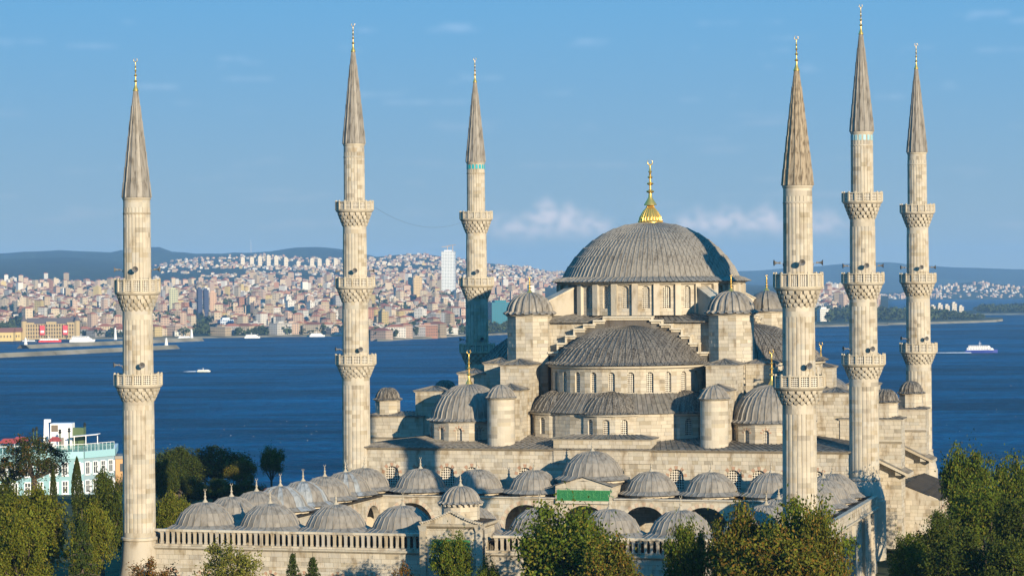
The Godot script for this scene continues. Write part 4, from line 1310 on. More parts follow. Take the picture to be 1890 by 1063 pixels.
func land():
	var nz := FastNoiseLite.new()
	nz.seed = 4
	nz.frequency = 0.004
	var soil = noise_tex(0.03, 5, [[0.0, 0.5, 0.5, 0.45], [0.5, 0.85, 0.85, 0.8], [1.0, 1, 1, 1]], 31)
	M.soil = mat(Color.WHITE, 0.95, soil, Vector3(0.02, 0.02, 0.02))
	M.far = mat(Color.WHITE, 0.95, soil, Vector3(0.0012, 0.0012, 0.0012))
	var near := Buf.new()
	var us := span(-2600, 4400, 40)
	var ds := [40.0, 150.0, 300.0, 430.0, 470.0, 520.0, 580.0, 640.0, 700.0, 780.0, 860.0, 900.0]
	near = sheet(us, ds, func(u, d): return ground_y(bearing(u, d, 0)), func(u, d): return Color(0.07, 0.075, 0.035))
	single("ground", near.commit(M.soil), "earth and grass slope falling from the mosque to the sea", "ground", "", "structure")
	# sea
	var wn := FastNoiseLite.new()
	wn.seed = 8
	wn.frequency = 1.0
	wn.fractal_octaves = 4
	var sd := [700.0]
	while sd[-1] < 15500.0: sd.append(sd[-1] * 1.012)
	var water := sheet(span(-900, 2800, 150), sd, func(u, d): return SEA, func(u, d):
		var p := bearing(u, d, 0)
		var al := p.x * 0.962 - p.z * 0.273
		var ac := p.x * 0.273 + p.z * 0.962
		var s := wn.get_noise_2d(al * 0.0016, ac * 0.005) + 0.8 * wn.get_noise_2d(al * 0.008 + 40.0, ac * 0.025)
		var k := clampf(1.05 + 0.95 * s, 0.5, 2.0)
		return Color(0.0 * k, 0.075 * k, 0.155 * k))
	M.sea = mat(Color.WHITE, 0.45, noise_tex(0.02, 6, [[0.0, 0.55, 0.6, 0.66], [0.5, 0.85, 0.87, 0.9], [1.0, 1, 1, 1]], 41, 1024), Vector3(0.0035, 0.0035, 0.012))
	M.sea.normal_enabled = true
	M.sea.normal_texture = bump_tex(0.02, 6, 10.0, 43, 1024)
	M.sea.normal_scale = 1.6
	M.sea.metallic_specular = 0.08
	single("sea", water.commit(M.sea), "deep blue rippled strait between the mosque and the far city", "sea", "", "structure")
	# far land
	var green := func(u, d):
		var p := bearing(u, d, 0)
		var k: float = 1.0 + 0.8 * nz.get_noise_2d(p.x * 0.4, p.z * 0.4)
		return Color(0.05 * k, 0.065 * k, 0.03 * k)
	var town := func(u, d):
		var p := bearing(u, d, 0)
		var k: float = 1.0 + 0.4 * nz.get_noise_2d(p.x, p.z)
		return Color(0.05 * k, 0.065 * k, 0.03 * k)
	var t := Buf.new()
	var rows := []
	for j in 15: rows.append(j / 14.0)
	var cu := span(-250, 1640, 90)
	for i in 90:
		for j in 14:
			var p := []
			for k in [[0, 0], [1, 0], [1, 1], [0, 1]]:
				var u: float = cu[i + k[0]]
				var d0 := shore_d(u)
				var d: float = lerp(d0, 10500.0, pow(rows[j + k[1]], 1.2))
				p.append(bearing(u, d, city_y(u, d)))
			t.quad(p[0], p[1], p[2], p[3], town.call(cu[i], lerp(shore_d(cu[i]), 10500.0, pow(rows[j], 1.2))))
		# stone sea wall
		var e0 := shore_d(cu[i]); var e1 := shore_d(cu[i + 1])
		t.quad(bearing(cu[i], e0 - 8, SEA - 0.5), bearing(cu[i + 1], e1 - 8, SEA - 0.5), bearing(cu[i + 1], e1, city_y(cu[i + 1], e1)), bearing(cu[i], e0, city_y(cu[i], e0)), Color(0.28, 0.24, 0.18))
	single("terrain", t.commit(M.far), "city hillside rising from the far shore", "terrain", "", "structure")
	var hb := sheet(span(-300, 1300, 70), [10500.0, 11200.0, 12000.0, 12800.0, 14200.0], func(u, d):
		var y0 := level(u, table(HILL, u), 10500.0) - 5.0
		var y1 := level(u, table(FAR, u), 12800.0)
		if d > 12900.0: return y1 - 60.0
		return lerp(minf(y0, y1) - 10.0, y1, smoothstep(10500.0, 12800.0, d)) + 6.0 * nz.get_noise_2d(u * 6.0, d * 0.3), green)
	single("hills", hb.commit(M.far), "wooded blue-green hills behind the far city", "hills", "", "structure")
	var mb := sheet(span(1200, 2250, 50), [13200.0, 14500.0, 15800.0, 17000.0], func(u, d):
		return lerp(SEA - 1.0, level(u, table(MOUNT, u), 15800.0), smoothstep(13200.0, 15800.0, d)) if d < 16000.0 else level(u, table(MOUNT, u), 15800.0) - 150.0, green)
	single("mountains", mb.commit(M.far), "pale hazy mountain ridge beyond the strait", "mountains", "", "structure")
	var ib := sheet(span(1450, 2200, 60), [9500.0, 9700.0, 10200.0, 10700.0, 11300.0, 13000.0], func(u, d):
		var y1 := level(u, table(ISLE, u), 10700.0)
		if d < 9600.0: return SEA - 0.5
		if d < 9800.0: return SEA + 3.0
		if d > 11500.0: return SEA + 4.0
		return lerp(SEA + 4.0, maxf(y1, SEA + 6.0), smoothstep(9700.0, 10700.0, d)), green)
	single("terrain", ib.commit(M.far), "low wooded headland across the inlet, dotted with white houses", "terrain", "", "structure")
	# wooded point with its stone embankment
	var tip := [[1470, 4150], [1560, 4210], [1640, 4280], [1720, 4350], [1790, 4420], [1838, 4500], [1852, 4600]]
	var pb := Buf.new()
	for i in tip.size() - 1:
		var a0: float = tip[i][0]; var a1: float = tip[i + 1][0]
		var d0: float = tip[i][1]; var d1: float = tip[i + 1][1]
		var b0: float = d0 + 1200.0 * pow(clampf((1856.0 - a0) / 380.0, 0, 1), 0.6)
		var b1: float = d1 + 1200.0 * pow(clampf((1856.0 - a1) / 380.0, 0, 1), 0.6)
		pb.quad(bearing(a0, d0 - 12, SEA - 0.5), bearing(a1, d1 - 12, SEA - 0.5), bearing(a1, d1, SEA + 3.5), bearing(a0, d0, SEA + 3.5), Color(0.3, 0.26, 0.19))
		pb.quad(bearing(a0, d0, SEA + 3.5), bearing(a1, d1, SEA + 3.5), bearing(a1, b1, SEA + 5), bearing(a0, b0, SEA + 5), Color(0.1, 0.1, 0.055))
	single("terrain", pb.commit(M.far), "low point of land with a pale stone embankment", "terrain", "", "structure")
	var qb := Buf.new()
	qb.quad(bearing(1790, 5350, SEA - 0.5), bearing(2100, 5350, SEA - 0.5), bearing(2100, 5400, SEA + 3), bearing(1790, 5400, SEA + 3), Color(0.3, 0.26, 0.19))
	qb.quad(bearing(1790, 5400, SEA + 3), bearing(2100, 5400, SEA + 3), bearing(2100, 5900, SEA + 4), bearing(1740, 5900, SEA + 4), Color(0.08, 0.09, 0.05))
	single("terrain", qb.commit(M.far), "low wooded shore behind the marina masts", "terrain", "", "structure")

# ---------------------------------------------------------------- the far city
var TINT := [["cream", Color(0.55, 0.46, 0.33)], ["pinkish", Color(0.5, 0.37, 0.28)], ["white", Color(0.66, 0.63, 0.57)], ["tan", Color(0.43, 0.34, 0.23)], ["grey", Color(0.34, 0.33, 0.32)], ["yellow", Color(0.56, 0.44, 0.2)], ["terracotta", Color(0.42, 0.22, 0.14)]]
const ROOF := Color(0.26, 0.1, 0.06)
const FLAT := Color(0.3, 0.27, 0.24)

func house(b: Buf, w: float, l: float, h: float, hip: bool, col: Color, t: Transform3D, windows: bool, pitch := 3.2):
	b.box(Vector3(-w / 2, -14, -l / 2), Vector3(w / 2, h, l / 2), col, t)
	if hip:
		b.taper(Vector3(0, h, 0), Vector2(w + 0.8, l + 0.8), Vector2(w * 0.35, l * 0.2), minf(w, l) * 0.24, ROOF * rng.randf_range(0.75, 1.3), t)
	else:
		b.box(Vector3(-w / 2 - 0.3, h, -l / 2 - 0.3), Vector3(w / 2 + 0.3, h + 0.6, l / 2 + 0.3), FLAT * rng.randf_range(0.7, 1.4), t)
		if w > 9: b.box(Vector3(-w * 0.2, h + 0.6, -l * 0.2), Vector3(w * 0.15, h + 3.0, l * 0.15), col, t)
	if windows:
		var nf := maxi(1, int(h / pitch))
		for s in 4:
			var ln := w if s % 2 == 0 else l
			var off := l / 2 if s % 2 == 0 else w / 2
			var n := maxi(1, int(ln / pitch))
			var q := t * Transform3D(Basis(Vector3.UP, s * PI / 2), Vector3.ZERO)
			for f in nf:
				for i in n:
					var x := (i + 0.5) / n * ln - ln / 2
					var y := (f + 0.35) * h / nf
					b.quad(q * Vector3(x - 0.75, y, off + 0.15), q * Vector3(x + 0.75, y, off + 0.15), q * Vector3(x + 0.75, y + 1.6, off + 0.15), q * Vector3(x - 0.75, y + 1.6, off + 0.15), Color(0.05, 0.055, 0.065))

func in_view(u: float, v: float) -> bool:
	return not (u > 1045 and u < 1425 and v > 500)

func city():
	var list := []
	# shore city, hillside houses, headland houses
	for i in 5400:
		var u := rng.randf_range(-30, 1620)
		if u > 1000 and u < 1440: continue
		var d0 := shore_d(u) + 25.0
		var d: float = lerp(d0, 6900.0, pow(rng.randf(), 0.9))
		if u > 1440: d = lerp(5300.0, 7200.0, rng.randf())
		list.append([d, u, rng.randf_range(8, 16), rng.randf_range(8, 13), rng.randf_range(6, 14) if rng.randf() < 0.86 else rng.randf_range(16, 30), rng.randf() < 0.62])
	for i in 46:
		var u := -20.0 + i * 21.3 + rng.randf_range(-5, 5)
		list.append([shore_d(u) + rng.randf_range(18, 60), u, rng.randf_range(14, 30), rng.randf_range(12, 18), rng.randf_range(8, 17), rng.randf() < 0.62])
	var grove := FastNoiseLite.new()
	grove.seed = 6
	grove.frequency = 0.0025
	for i in 2100:
		var u := rng.randf_range(285, 1060)
		var d := rng.randf_range(6900.0, 10400.0)
		var v := 522.9 - (city_y(u, d) - CAM.y) / d * FOC
		if Vector2((u - 570) / 62.0, (v - 518) / 13.0).length() < 1.0: continue
		var gp := bearing(u, d, 0)
		if grove.get_noise_2d(gp.x, gp.z) < (0.0 if u < 660.0 else -0.15): continue
		if u < 400 and v > 498 + (u - 285) * 0.1: continue
		list.append([d, u, rng.randf_range(7, 13), rng.randf_range(7, 11), rng.randf_range(4, 8), rng.randf() < 0.35])
	list.sort_custom(func(a, b): return a[0] < b[0])
	var mass := Buf.new()
	var protos := []
	var count := 0
	for e in list:
		var d: float = e[0]
		var u: float = e[1]
		var p := bearing(u, d, city_y(u, d))
		var k := rng.randi() % 20
		var tint: Array = TINT[0 if k < 6 else 1 if k < 10 else 2 if k < 14 else 3 if k < 17 else 4 if k < 18 else 5 if k < 19 else 6]
		var col: Color = tint[1] * rng.randf_range(0.6, 0.85)
		var yaw = YAW * -1.0 + [0.15, -0.5, 0.6, 0.9][rng.randi() % 4] + rng.randf_range(-0.12, 0.12)
		# stay clear of the landmarks on the quay
		if d < 4200.0 and (u < 150.0 or (u > 885.0 and u < 960.0)): continue
		if d < 4600.0 and u > 350.0 and u < 395.0: continue
		if count < 290 and u > -5.0 and d < 5200.0:
			var b := Buf.new()
			house(b, e[2], e[3], e[4], e[5], col, Transform3D(), true)
			count += 1
			var st := clampi(roundi(e[4] / 3.2), 2, 9)
			single("city_building", b.commit(M.wall), "%s %s-storey building with %s in the town on the far shore" % [tint[0], ["", "", "two", "three", "four", "five", "six", "seven", "eight", "nine"][st], "red tiled roof" if e[5] else "flat roof"], "building", "buildings of the town across the water", "", turn(yaw, p))
		else:
			house(mass, e[2], e[3], e[4], e[5], col, turn(yaw, p), d < 5600.0, 4.5)
	for i in 380:
		var u := rng.randf_range(1700, 1900) if i % 2 else rng.randf_range(1490, 1740)
		var d := rng.randf_range(9700, 10600) if i % 2 else rng.randf_range(9680, 10100)
		var y: float = lerp(SEA + 4.0, maxf(level(u, table(ISLE, u), 10700.0), SEA + 6.0), smoothstep(9700.0, 10700.0, d))
		house(mass, rng.randf_range(7, 12), 9, rng.randf_range(4, 8 if i % 2 else 15), rng.randf() < 0.3, TINT[rng.randi() % 4][1] * 0.75, turn(0.3 + rng.randf(), bearing(u, d, y)), false)
	single("city_mass", mass.commit(M.wall), "countless small pale houses and blocks of the far city", "houses", "", "stuff")
	# trees among the houses and on the point
	var tb := Buf.new()
	for i in 1700:
		var u := rng.randf_range(-20, 1000)
		var d: float = lerp(shore_d(u) + 15.0, 6500.0, pow(rng.randf(), 1.6))
		far_tree(tb, bearing(u, d, city_y(u, d)), rng.randf_range(7, 15), rng.randf_range(8, 22))
	single("city_trees", tb.commit(M.leaf), "dark green trees scattered among the far houses", "trees", "", "stuff")
	var wb := Buf.new()
	for i in 430:
		var u := rng.randf_range(1485, 1815)
		var d: float = 4300.0 + (u - 1485.0) * 0.75 + rng.randf_range(25, 900) * clampf((1850.0 - u) / 300.0, 0.08, 1.0)
		far_tree(wb, bearing(u, d, SEA + 4), rng.randf_range(11, 21) * clampf((1880.0 - u) / 160.0, 0.35, 1.0), rng.randf_range(9, 16))
	for i in 130:
		far_tree(wb, bearing(rng.randf_range(1800, 1920), rng.randf_range(5450, 5900), SEA + 3.5), rng.randf_range(9, 17), rng.randf_range(10, 18))
	single("woodland", wb.commit(M.leaf), "dark green wood covering the low point", "woodland", "", "stuff")
	landmarks()

func far_tree(b: Buf, p: Vector3, h: float, w: float):
	for i in 26:
		var d := Vector3(rng.randfn(), rng.randfn() * 0.8, rng.randfn()).normalized() * pow(rng.randf(), 0.3)
		var c := p + Vector3(d.x * w * 0.45, h * 0.55 + d.y * h * 0.45, d.z * w * 0.45)
		var f := rng.randf_range(0.6, 1.3)
		leaf(b, c, h * 0.26, Color(0.045 * f, 0.062 * f, 0.026 * f))

func tower_block(called: String, label: String, u: float, v0: float, v1: float, wpx: float, d: float, col: Color, glass: Color, yaw: float, group := "", fl := 3.3):
	var y0 := level(u, v1, d)
	var y1 := level(u, v0, d)
	var w := wpx * d / FOC * 0.8
	var o := thing(called, label, "building", bearing(u, d, y0), group)
	o.rotation.y = yaw
	var h := y1 - y0
	var b := Buf.new()
	b.box(Vector3(-w / 2, -10, -w * 0.4), Vector3(w / 2, h, w * 0.4), col)
	part("wall", b.commit(M.wall), o)
	var g := Buf.new()
	var nf := maxi(3, int(h / fl))
	var n := maxi(3, int(w / 3.4))
	for f in nf:
		for i in n:
			var x := (i + 0.5) / n * w - w / 2
			var y := (f + 0.3) * h / nf
			g.box(Vector3(x - w / n * 0.33, y, w * 0.4), Vector3(x + w / n * 0.33, y + h / nf * 0.55, w * 0.4 + 0.2), glass)
			var z := ((i + 0.5) / n - 0.5) * w * 0.8
			g.box(Vector3(w / 2, y, z - w / n * 0.26), Vector3(w / 2 + 0.2, y + h / nf * 0.55, z + w / n * 0.26), glass)
			g.box(Vector3(-w / 2 - 0.2, y, z - w / n * 0.26), Vector3(-w / 2, y + h / nf * 0.55, z + w / n * 0.26), glass)
	tag(part("windows", g.commit(M.tile), o), "", "", "", "stuff")
	var r := Buf.new()
	r.box(Vector3(-w * 0.3, h, -w * 0.25), Vector3(w * 0.25, h + 3.0, w * 0.2), col * 0.9)
	part("roof_housing", r.commit(M.wall), o)

func boat(label: String, u: float, d: float, L: float, yaw: float, hull: Color, decks: int, group := ""):
	var o := thing("ferry" if decks > 1 else "motor_boat", label, "boat", bearing(u, d, SEA), group)
	o.rotation.y = yaw
	var W := L * 0.2
	var H := L * 0.09
	var b := Buf.new()
	var ring_ := []
	for s in [[-0.5, 0.8], [-0.3, 1.0], [0.1, 1.0], [0.35, 0.65], [0.5, 0.05]]: ring_.append(s)
	for i in 4:
		for sg in [-1.0, 1.0]:
			var p: Array = ring_[i]
			var q: Array = ring_[i + 1]
			var a := Vector3(p[0] * L, -0.3, sg * p[1] * W * 0.4); var c := Vector3(q[0] * L, -0.3, sg * q[1] * W * 0.4)
			var e := Vector3(q[0] * L, H * (1.0 + 0.35 * maxf(0, q[0])), sg * q[1] * W * 0.5); var f := Vector3(p[0] * L, H * (1.0 + 0.35 * maxf(0, p[0])), sg * p[1] * W * 0.5)
			b.quad(a, c, e, f, hull)
			b.quad(Vector3(p[0] * L, f.y, 0), f, e, Vector3(q[0] * L, e.y, 0), Color(0.6, 0.6, 0.58))
	b.quad(Vector3(-0.5 * L, -0.3, -W * 0.32), Vector3(-0.5 * L, -0.3, W * 0.32), Vector3(-0.5 * L, H, W * 0.4), Vector3(-0.5 * L, H, -W * 0.4), hull)
	part("hull", b.commit(M.paint), o)
	var y := H
	for k in decks:
		var c := Buf.new()
		var x0 := -0.45 + 0.05 * k
		var x1 := 0.3 - 0.1 * k
		var hh := L * 0.07
		c.box(Vector3(x0 * L, y, -W * 0.4), Vector3(x1 * L, y + hh, W * 0.4), Color(0.78, 0.78, 0.76))
		c.taper(Vector3((x1 + 0.03) * L, y, 0), Vector2(0.12 * L, W * 0.78), Vector2(0.01 * L, W * 0.7), hh, Color(0.78, 0.78, 0.76))
		for i in 9:
			var x: float = lerp(x0 + 0.04, x1 - 0.03, i / 8.0) * L
			for sg in [-1.0, 1.0]:
				c.box(Vector3(x - L * 0.025, y + hh * 0.4, sg * W * 0.4 - 0.1), Vector3(x + L * 0.025, y + hh * 0.8, sg * W * 0.4 + 0.1), Color(0.04, 0.05, 0.07))
		part("deck", c.commit(M.paint), o)
		y += hh
	var m := Buf.new()
	m.tube(Vector3(-0.05 * L, y, 0), Vector3(-0.05 * L, y + L * 0.14, 0), 0.25, 0.1, 6, Color(0.7, 0.7, 0.7))
	m.box(Vector3(-0.09 * L, y + L * 0.06, -0.3), Vector3(0.0, y + L * 0.07, 0.3), Color(0.7, 0.7, 0.7))
	part("mast", m.commit(M.paint), o)

func wake(u: float, d: float, L: float, dir: float, label: String):
	var b := Buf.new()
	for i in 260:
		var f := pow(rng.randf(), 1.3)
		var x := f * L
		var z := rng.randfn() * (0.6 + f * 1.6)
		var s := rng.randf_range(0.5, 1.6) * (1.15 - f)
		b.quad(Vector3(-x - s * 2.5, 0.05, z + s * 0.5), Vector3(-x + s * 2.5, 0.05, z + s * 0.6), Vector3(-x + s * 2.0, 0.35 * s, z), Vector3(-x - s * 2.0, 0.3 * s, z), Color(0.75, 0.78, 0.8))
	single("wake", b.commit(M.paint), label, "wake", "", "stuff", turn(dir, bearing(u, d, SEA + 0.05)))
func landmarks():
	var W := -YAW
	tower_block("high_rise", "tall white office tower with cranes on top, alone among low houses", 828, 464, 545, 30, 5900, Color(0.68, 0.69, 0.68), Color(0.16, 0.2, 0.22), W - 0.12)
	for s in [[826, 0.0, 0.5], [836, 3.0, -0.6]]:
		var c := Buf.new()
		c.tube(Vector3(0, -14, 0), Vector3(0, 12 + s[1], 0), 0.7, 0.7, 5, Color(0.5, 0.35, 0.2))
		c.tube(Vector3(-14, 10 + s[1], 0), Vector3(9, 12 + s[1], 0), 0.6, 0.5, 5, Color(0.5, 0.35, 0.2))
		single("tower_crane", c.commit(M.wall), "tower crane on top of the tall white office tower", "crane", "cranes on the white tower", "", turn(W + s[2], bearing(s[0], 5900, level(828, 464, 5900))))
	tower_block("high_rise", "dark blue glass twin tower beside the orange-brown block", 367, 533, 580, 11, 4600, Color(0.05, 0.07, 0.12), Color(0.02, 0.03, 0.07), W + 0.5, "dark blue twin towers")
	tower_block("high_rise", "dark blue glass twin tower beside the orange-brown block", 379, 535, 580, 11, 4640, Color(0.05, 0.07, 0.12), Color(0.02, 0.03, 0.07), W + 0.5, "dark blue twin towers")
	tower_block("apartment_block", "orange-brown apartment tower next to the dark twin towers", 392, 540, 580, 15, 4700, Color(0.5, 0.33, 0.22), Color(0.2, 0.14, 0.1), W + 0.2)
	tower_block("apartment_block", "pale green apartment tower with one dark blue side", 319, 534, 575, 20, 4800, Color(0.42, 0.42, 0.26), Color(0.12, 0.13, 0.12), W + 0.2)
	tower_block("office_building", "teal glass office building on the shore beside the great dome's corner tower", 922, 558, 612, 50, 4050, Color(0.03, 0.16, 0.2), Color(0.015, 0.09, 0.13), W + 0.3)
	tower_block("apartment_block", "tall ochre apartment block among low red roofs", 770, 512, 545, 20, 5600, Color(0.5, 0.37, 0.18), Color(0.2, 0.15, 0.1), W + 0.2)
	tower_block("office_building", "blue and white striped glass office on the quay", 415, 590, 622, 32, 3850, Color(0.5, 0.55, 0.6), Color(0.03, 0.07, 0.14), W + 0.4)
	tower_block("apartment_block", "white stepped apartment block at the edge of the wooded point", 1520, 570, 603, 24, 4420, Color(0.66, 0.63, 0.57), Color(0.14, 0.13, 0.12), W + 0.3)
	for i in 5:
		tower_block("apartment_block", "white apartment block rising behind the wooded point", 1722 + i * 13, [565, 562, 564, 560, 566][i], 592, 12, 5150 + i * 20, Color(0.5, 0.46, 0.38), Color(0.2, 0.18, 0.16), W + 0.3, "white blocks behind the wooded point")
	var row := [[400, 490, 505], [409, 490, 505], [420, 490, 505], [430, 490, 505], [440, 490, 505], [450, 491, 505], [447, 476, 488], [464, 476, 487], [479, 474, 488], [495, 472, 491], [509, 473, 492], [527, 476, 490], [550, 483, 497], [563, 491, 503], [575, 478, 497], [589, 478, 497], [604, 479, 498], [619, 478, 497], [578, 490, 507], [592, 491, 508], [607, 491, 509], [622, 492, 510], [686, 489, 510], [697, 486, 510], [708, 484, 508], [718, 486, 510], [728, 488, 512], [736, 487, 512], [692, 498, 514], [704, 499, 515], [716, 500, 515], [730, 500, 515]]
	for e in row:
		tower_block("apartment_tower", "pale slab apartment tower in a row on the far hillside", e[0], e[1], e[2] + 4, 9.5, 8700, Color(0.6, 0.53, 0.4), Color(0.3, 0.27, 0.23), W + 0.35, "apartment towers on the hillside", 5.0)
	# railway terminus on the quay
	var T := thing("railway_terminus", "long ochre stone terminus with dark steep roof and corner turrets on the quay", "building", bearing(92, 3560, SEA + 2.5))
	T.rotation.y = W + 0.12
	var b := Buf.new()
	var oc := Color(0.36, 0.28, 0.15)
	b.box(Vector3(-36, 0, -12), Vector3(36, 21, 8), oc)
	b.box(Vector3(-36, 0, 8), Vector3(-22, 23, 11), oc)
	b.box(Vector3(22, 0, 8), Vector3(36, 23, 11), oc)
	b.box(Vector3(-6, 0, 8), Vector3(8, 24, 10.5), oc)
	part("wall", b.commit(M.wall), T)
	var r := Buf.new()
	r.taper(Vector3(0, 21, -2), Vector2(73, 21), Vector2(64, 6), 8, Color(0.1, 0.09, 0.09))
	part("roof", r.commit(M.wall), T)
	for x in [-36.0, 36.0]:
		var t := Buf.new()
		t.lathe([Vector2(4, 0), Vector2(4, 25)], 12, Vector3.ZERO, oc)
		var k := part("turret", t.commit(M.wall), T, Transform3D(Basis(), Vector3(x, 0, 9)))
		var q := Buf.new()
		q.lathe([Vector2(4.6, 25), Vector2(2.5, 29), Vector2(0.1, 35)], 12, Vector3.ZERO, Color(0.1, 0.09, 0.09))
		part("turret_roof", q.commit(M.wall), k)
	var wm := Buf.new()
	wm.box(Vector3(-0.9, 0, 0), Vector3(0.9, 3.2, 0.25), Color(0.06, 0.05, 0.04))
	var wmesh := wm.commit(M.wall)
	for f in 4:
		for i in 20:
			var x := -33.0 + i * 3.5
			var z := 11.0 if absf(x) > 22 else (10.5 if x > -6 and x < 8 else 8.0)
			part("window", wmesh, T, Transform3D(Basis(), Vector3(x, 2.0 + f * 5.0, z)))
	for x in [-11.0, 20.0]:
		var k := Buf.new()
		k.box(Vector3(x - 3.4, 6, 11.3), Vector3(x + 3.4, 19, 11.6), Color(0.5, 0.06, 0.07))
		k.box(Vector3(x - 2.4, 9, 11.6), Vector3(x + 2.4, 12, 11.75), Color(0.7, 0.68, 0.65))
		part("banner", k.commit(M.paint), T)
	for e in [[8, 3520, 24.0], [26, 3540, 18.0]]:
		var g := Buf.new()
		g.box(Vector3(-e[2] / 2, -2, -8), Vector3(e[2] / 2, 10, 8), Color(0.52, 0.4, 0.17))
		g.taper(Vector3(0, 10, 0), Vector2(e[2] + 1, 17), Vector2(e[2] + 1, 0.4), 6, Color(0.2, 0.09, 0.06))
		for i in 5: g.box(Vector3(-e[2] * 0.4 + i * e[2] * 0.18, 3, 8), Vector3(-e[2] * 0.4 + i * e[2] * 0.18 + 1.4, 6, 8.2), Color(0.08, 0.06, 0.05))
		single("quay_house", g.commit(M.wall), "yellow gabled house with dark red roof next to the terminus", "building", "yellow houses by the terminus", "", turn(W, bearing(e[0], e[1], SEA + 3)))
	# breakwaters and their lights
	var bw := func(pts: Array, label: String):
		var k := Buf.new()
		for i in pts.size() - 1:
			var A := bearing(pts[i][0], pts[i][1], SEA); var B := bearing(pts[i + 1][0], pts[i + 1][1], SEA)
			var N := (B - A).cross(Vector3.UP).normalized() * 7.0
			k.quad(A + N * 1.5 - Vector3(0, 1, 0), B + N * 1.5 - Vector3(0, 1, 0), B + N * 0.6 + Vector3(0, 4.5, 0), A + N * 0.6 + Vector3(0, 4.5, 0), Color(0.3, 0.26, 0.2))
			k.quad(A + N * 0.6 + Vector3(0, 4.5, 0), B + N * 0.6 + Vector3(0, 4.5, 0), B - N * 0.6 + Vector3(0, 4.5, 0), A - N * 0.6 + Vector3(0, 4.5, 0), Color(0.55, 0.5, 0.4))
			k.quad(B - N * 1.5 - Vector3(0, 1, 0), A - N * 1.5 - Vector3(0, 1, 0), A - N * 0.6 + Vector3(0, 4.5, 0), B - N * 0.6 + Vector3(0, 4.5, 0), Color(0.3, 0.26, 0.2))
		single("breakwater", k.commit(M.far), label, "breakwater")
	bw.call([[40, 3130], [120, 3210], [230, 3330], [365, 3480]], "stone breakwater running to the ferry quay")
	bw.call([[-60, 2700], [90, 2820], [220, 2950], [318, 3060]], "lower stone breakwater closest to open water")
	for e in [[45, 3135, 9.0], [352, 3465, 12.0], [305, 3045, 9.0], [211, 3400, 16.0]]:
		var k := Buf.new()
		k.lathe([Vector2(2.2, 0), Vector2(1.3, e[2] * 0.75), Vector2(1.9, e[2] * 0.77), Vector2(1.9, e[2] * 0.8), Vector2(1.0, e[2] * 0.82), Vector2(1.0, e[2] * 0.93), Vector2(0.1, e[2])], 12, Vector3.ZERO, Color(0.66, 0.65, 0.6))
		single("harbour_light", k.commit(M.wall), "small white harbour light standing on a breakwater", "lighthouse", "harbour lights", "", Transform3D(Basis(), bearing(e[0], e[1], SEA + 4.4)))
	# fan of poles on the shore
	var fan := thing("pole_fan", "white post with a wide fan of thin pale spars at the waterside", "structure", bearing(713, 3560, SEA + 3))
	var post := Buf.new()
	post.tube(Vector3.ZERO, Vector3(0, 10, 0), 1.3, 1.1, 10, Color(0.7, 0.7, 0.68))
	part("post", post.commit(M.wall), fan)
	for i in 16:
		var s := Buf.new()
		var a := -1.25 + 2.5 * i / 15.0
		s.tube(Vector3(sin(a) * 3, 8, 0), Vector3(sin(a) * 20, 9 + 10 * (0.7 + 0.3 * absf(sin(a))), 2), 0.25, 0.2, 5, Color(0.6, 0.58, 0.54))
		part("spar", s.commit(M.wall), fan)
	fan.rotation.y = W
	var mast := Buf.new()
	mast.tube(Vector3(0, -20, 0), Vector3(0, 66, 0), 1.6, 0.7, 5, Color(0.4, 0.4, 0.42))
	single("radio_mast", mast.commit(M.wall), "thin radio mast on the crest of the far hills", "mast", "", "", Transform3D(Basis(), bearing(463, 12700, level(463, 467, 12700))))
	# boats
	boat("white ferry with dark blue hull heading away from the minarets, trailing a wake", 1812, 2615, 32, -W + 0.35, Color(0.03, 0.05, 0.25), 2)
	wake(1786, 2615, 55, -W + 0.3, "white foam wake behind the blue-hulled ferry")
	boat("small cream motor cruiser alone in mid-strait", 374, 2230, 11.5, -W + 0.4, Color(0.7, 0.66, 0.52), 1)
	wake(364, 2235, 13, -W + 0.3, "short foam wake behind the cream motor cruiser")
	for e in [[464, 3640], [584, 3700], [628, 3720]]:
		boat("white passenger ferry lying off the far quay", e[0], e[1], 22, W + 0.2, Color(0.66, 0.66, 0.64), 2, "ferries off the far quay")
	boat("white passenger ferry with red stripe moored inside the breakwater", 340, 3560, 22, W + 0.3, Color(0.5, 0.2, 0.2), 2)
	boat("red-hulled ship moored in front of the terminus", 90, 3480, 30, W + 0.2, Color(0.5, 0.05, 0.04), 1)
	boat("white ship moored in front of the terminus", 150, 3470, 34, W + 0.1, Color(0.66, 0.66, 0.64), 2)
	boat("white ship with a dark hull at the terminus quay", 52, 3470, 20, W + 0.1, Color(0.05, 0.07, 0.1), 1)
	boat("sleek white yacht moored beside the fan of spars", 688, 3600, 26, W - 0.2, Color(0.7, 0.7, 0.7), 1)
	# small white flecks lying on the water
	var gb := Buf.new()
	for i in 30:
		var p := bearing(rng.randf_range(290, 640), rng.randf_range(1180, 1420), SEA + 0.05) if i % 3 else bearing(rng.randf_range(1735, 1890), rng.randf_range(1250, 2000), SEA + 0.05)
		var a := rng.randf() * TAU
		var s := rng.randf_range(0.1, 0.2)
		gb.taper(p, Vector2(s * 2.2, s), Vector2(s * 1.2, s * 0.5), s * 0.8, Color(0.8, 0.8, 0.78), Transform3D(Basis(), Vector3.ZERO))
	single("white_flecks", gb.commit(M.paint), "white specks scattered over the water", "white_flecks", "", "stuff")

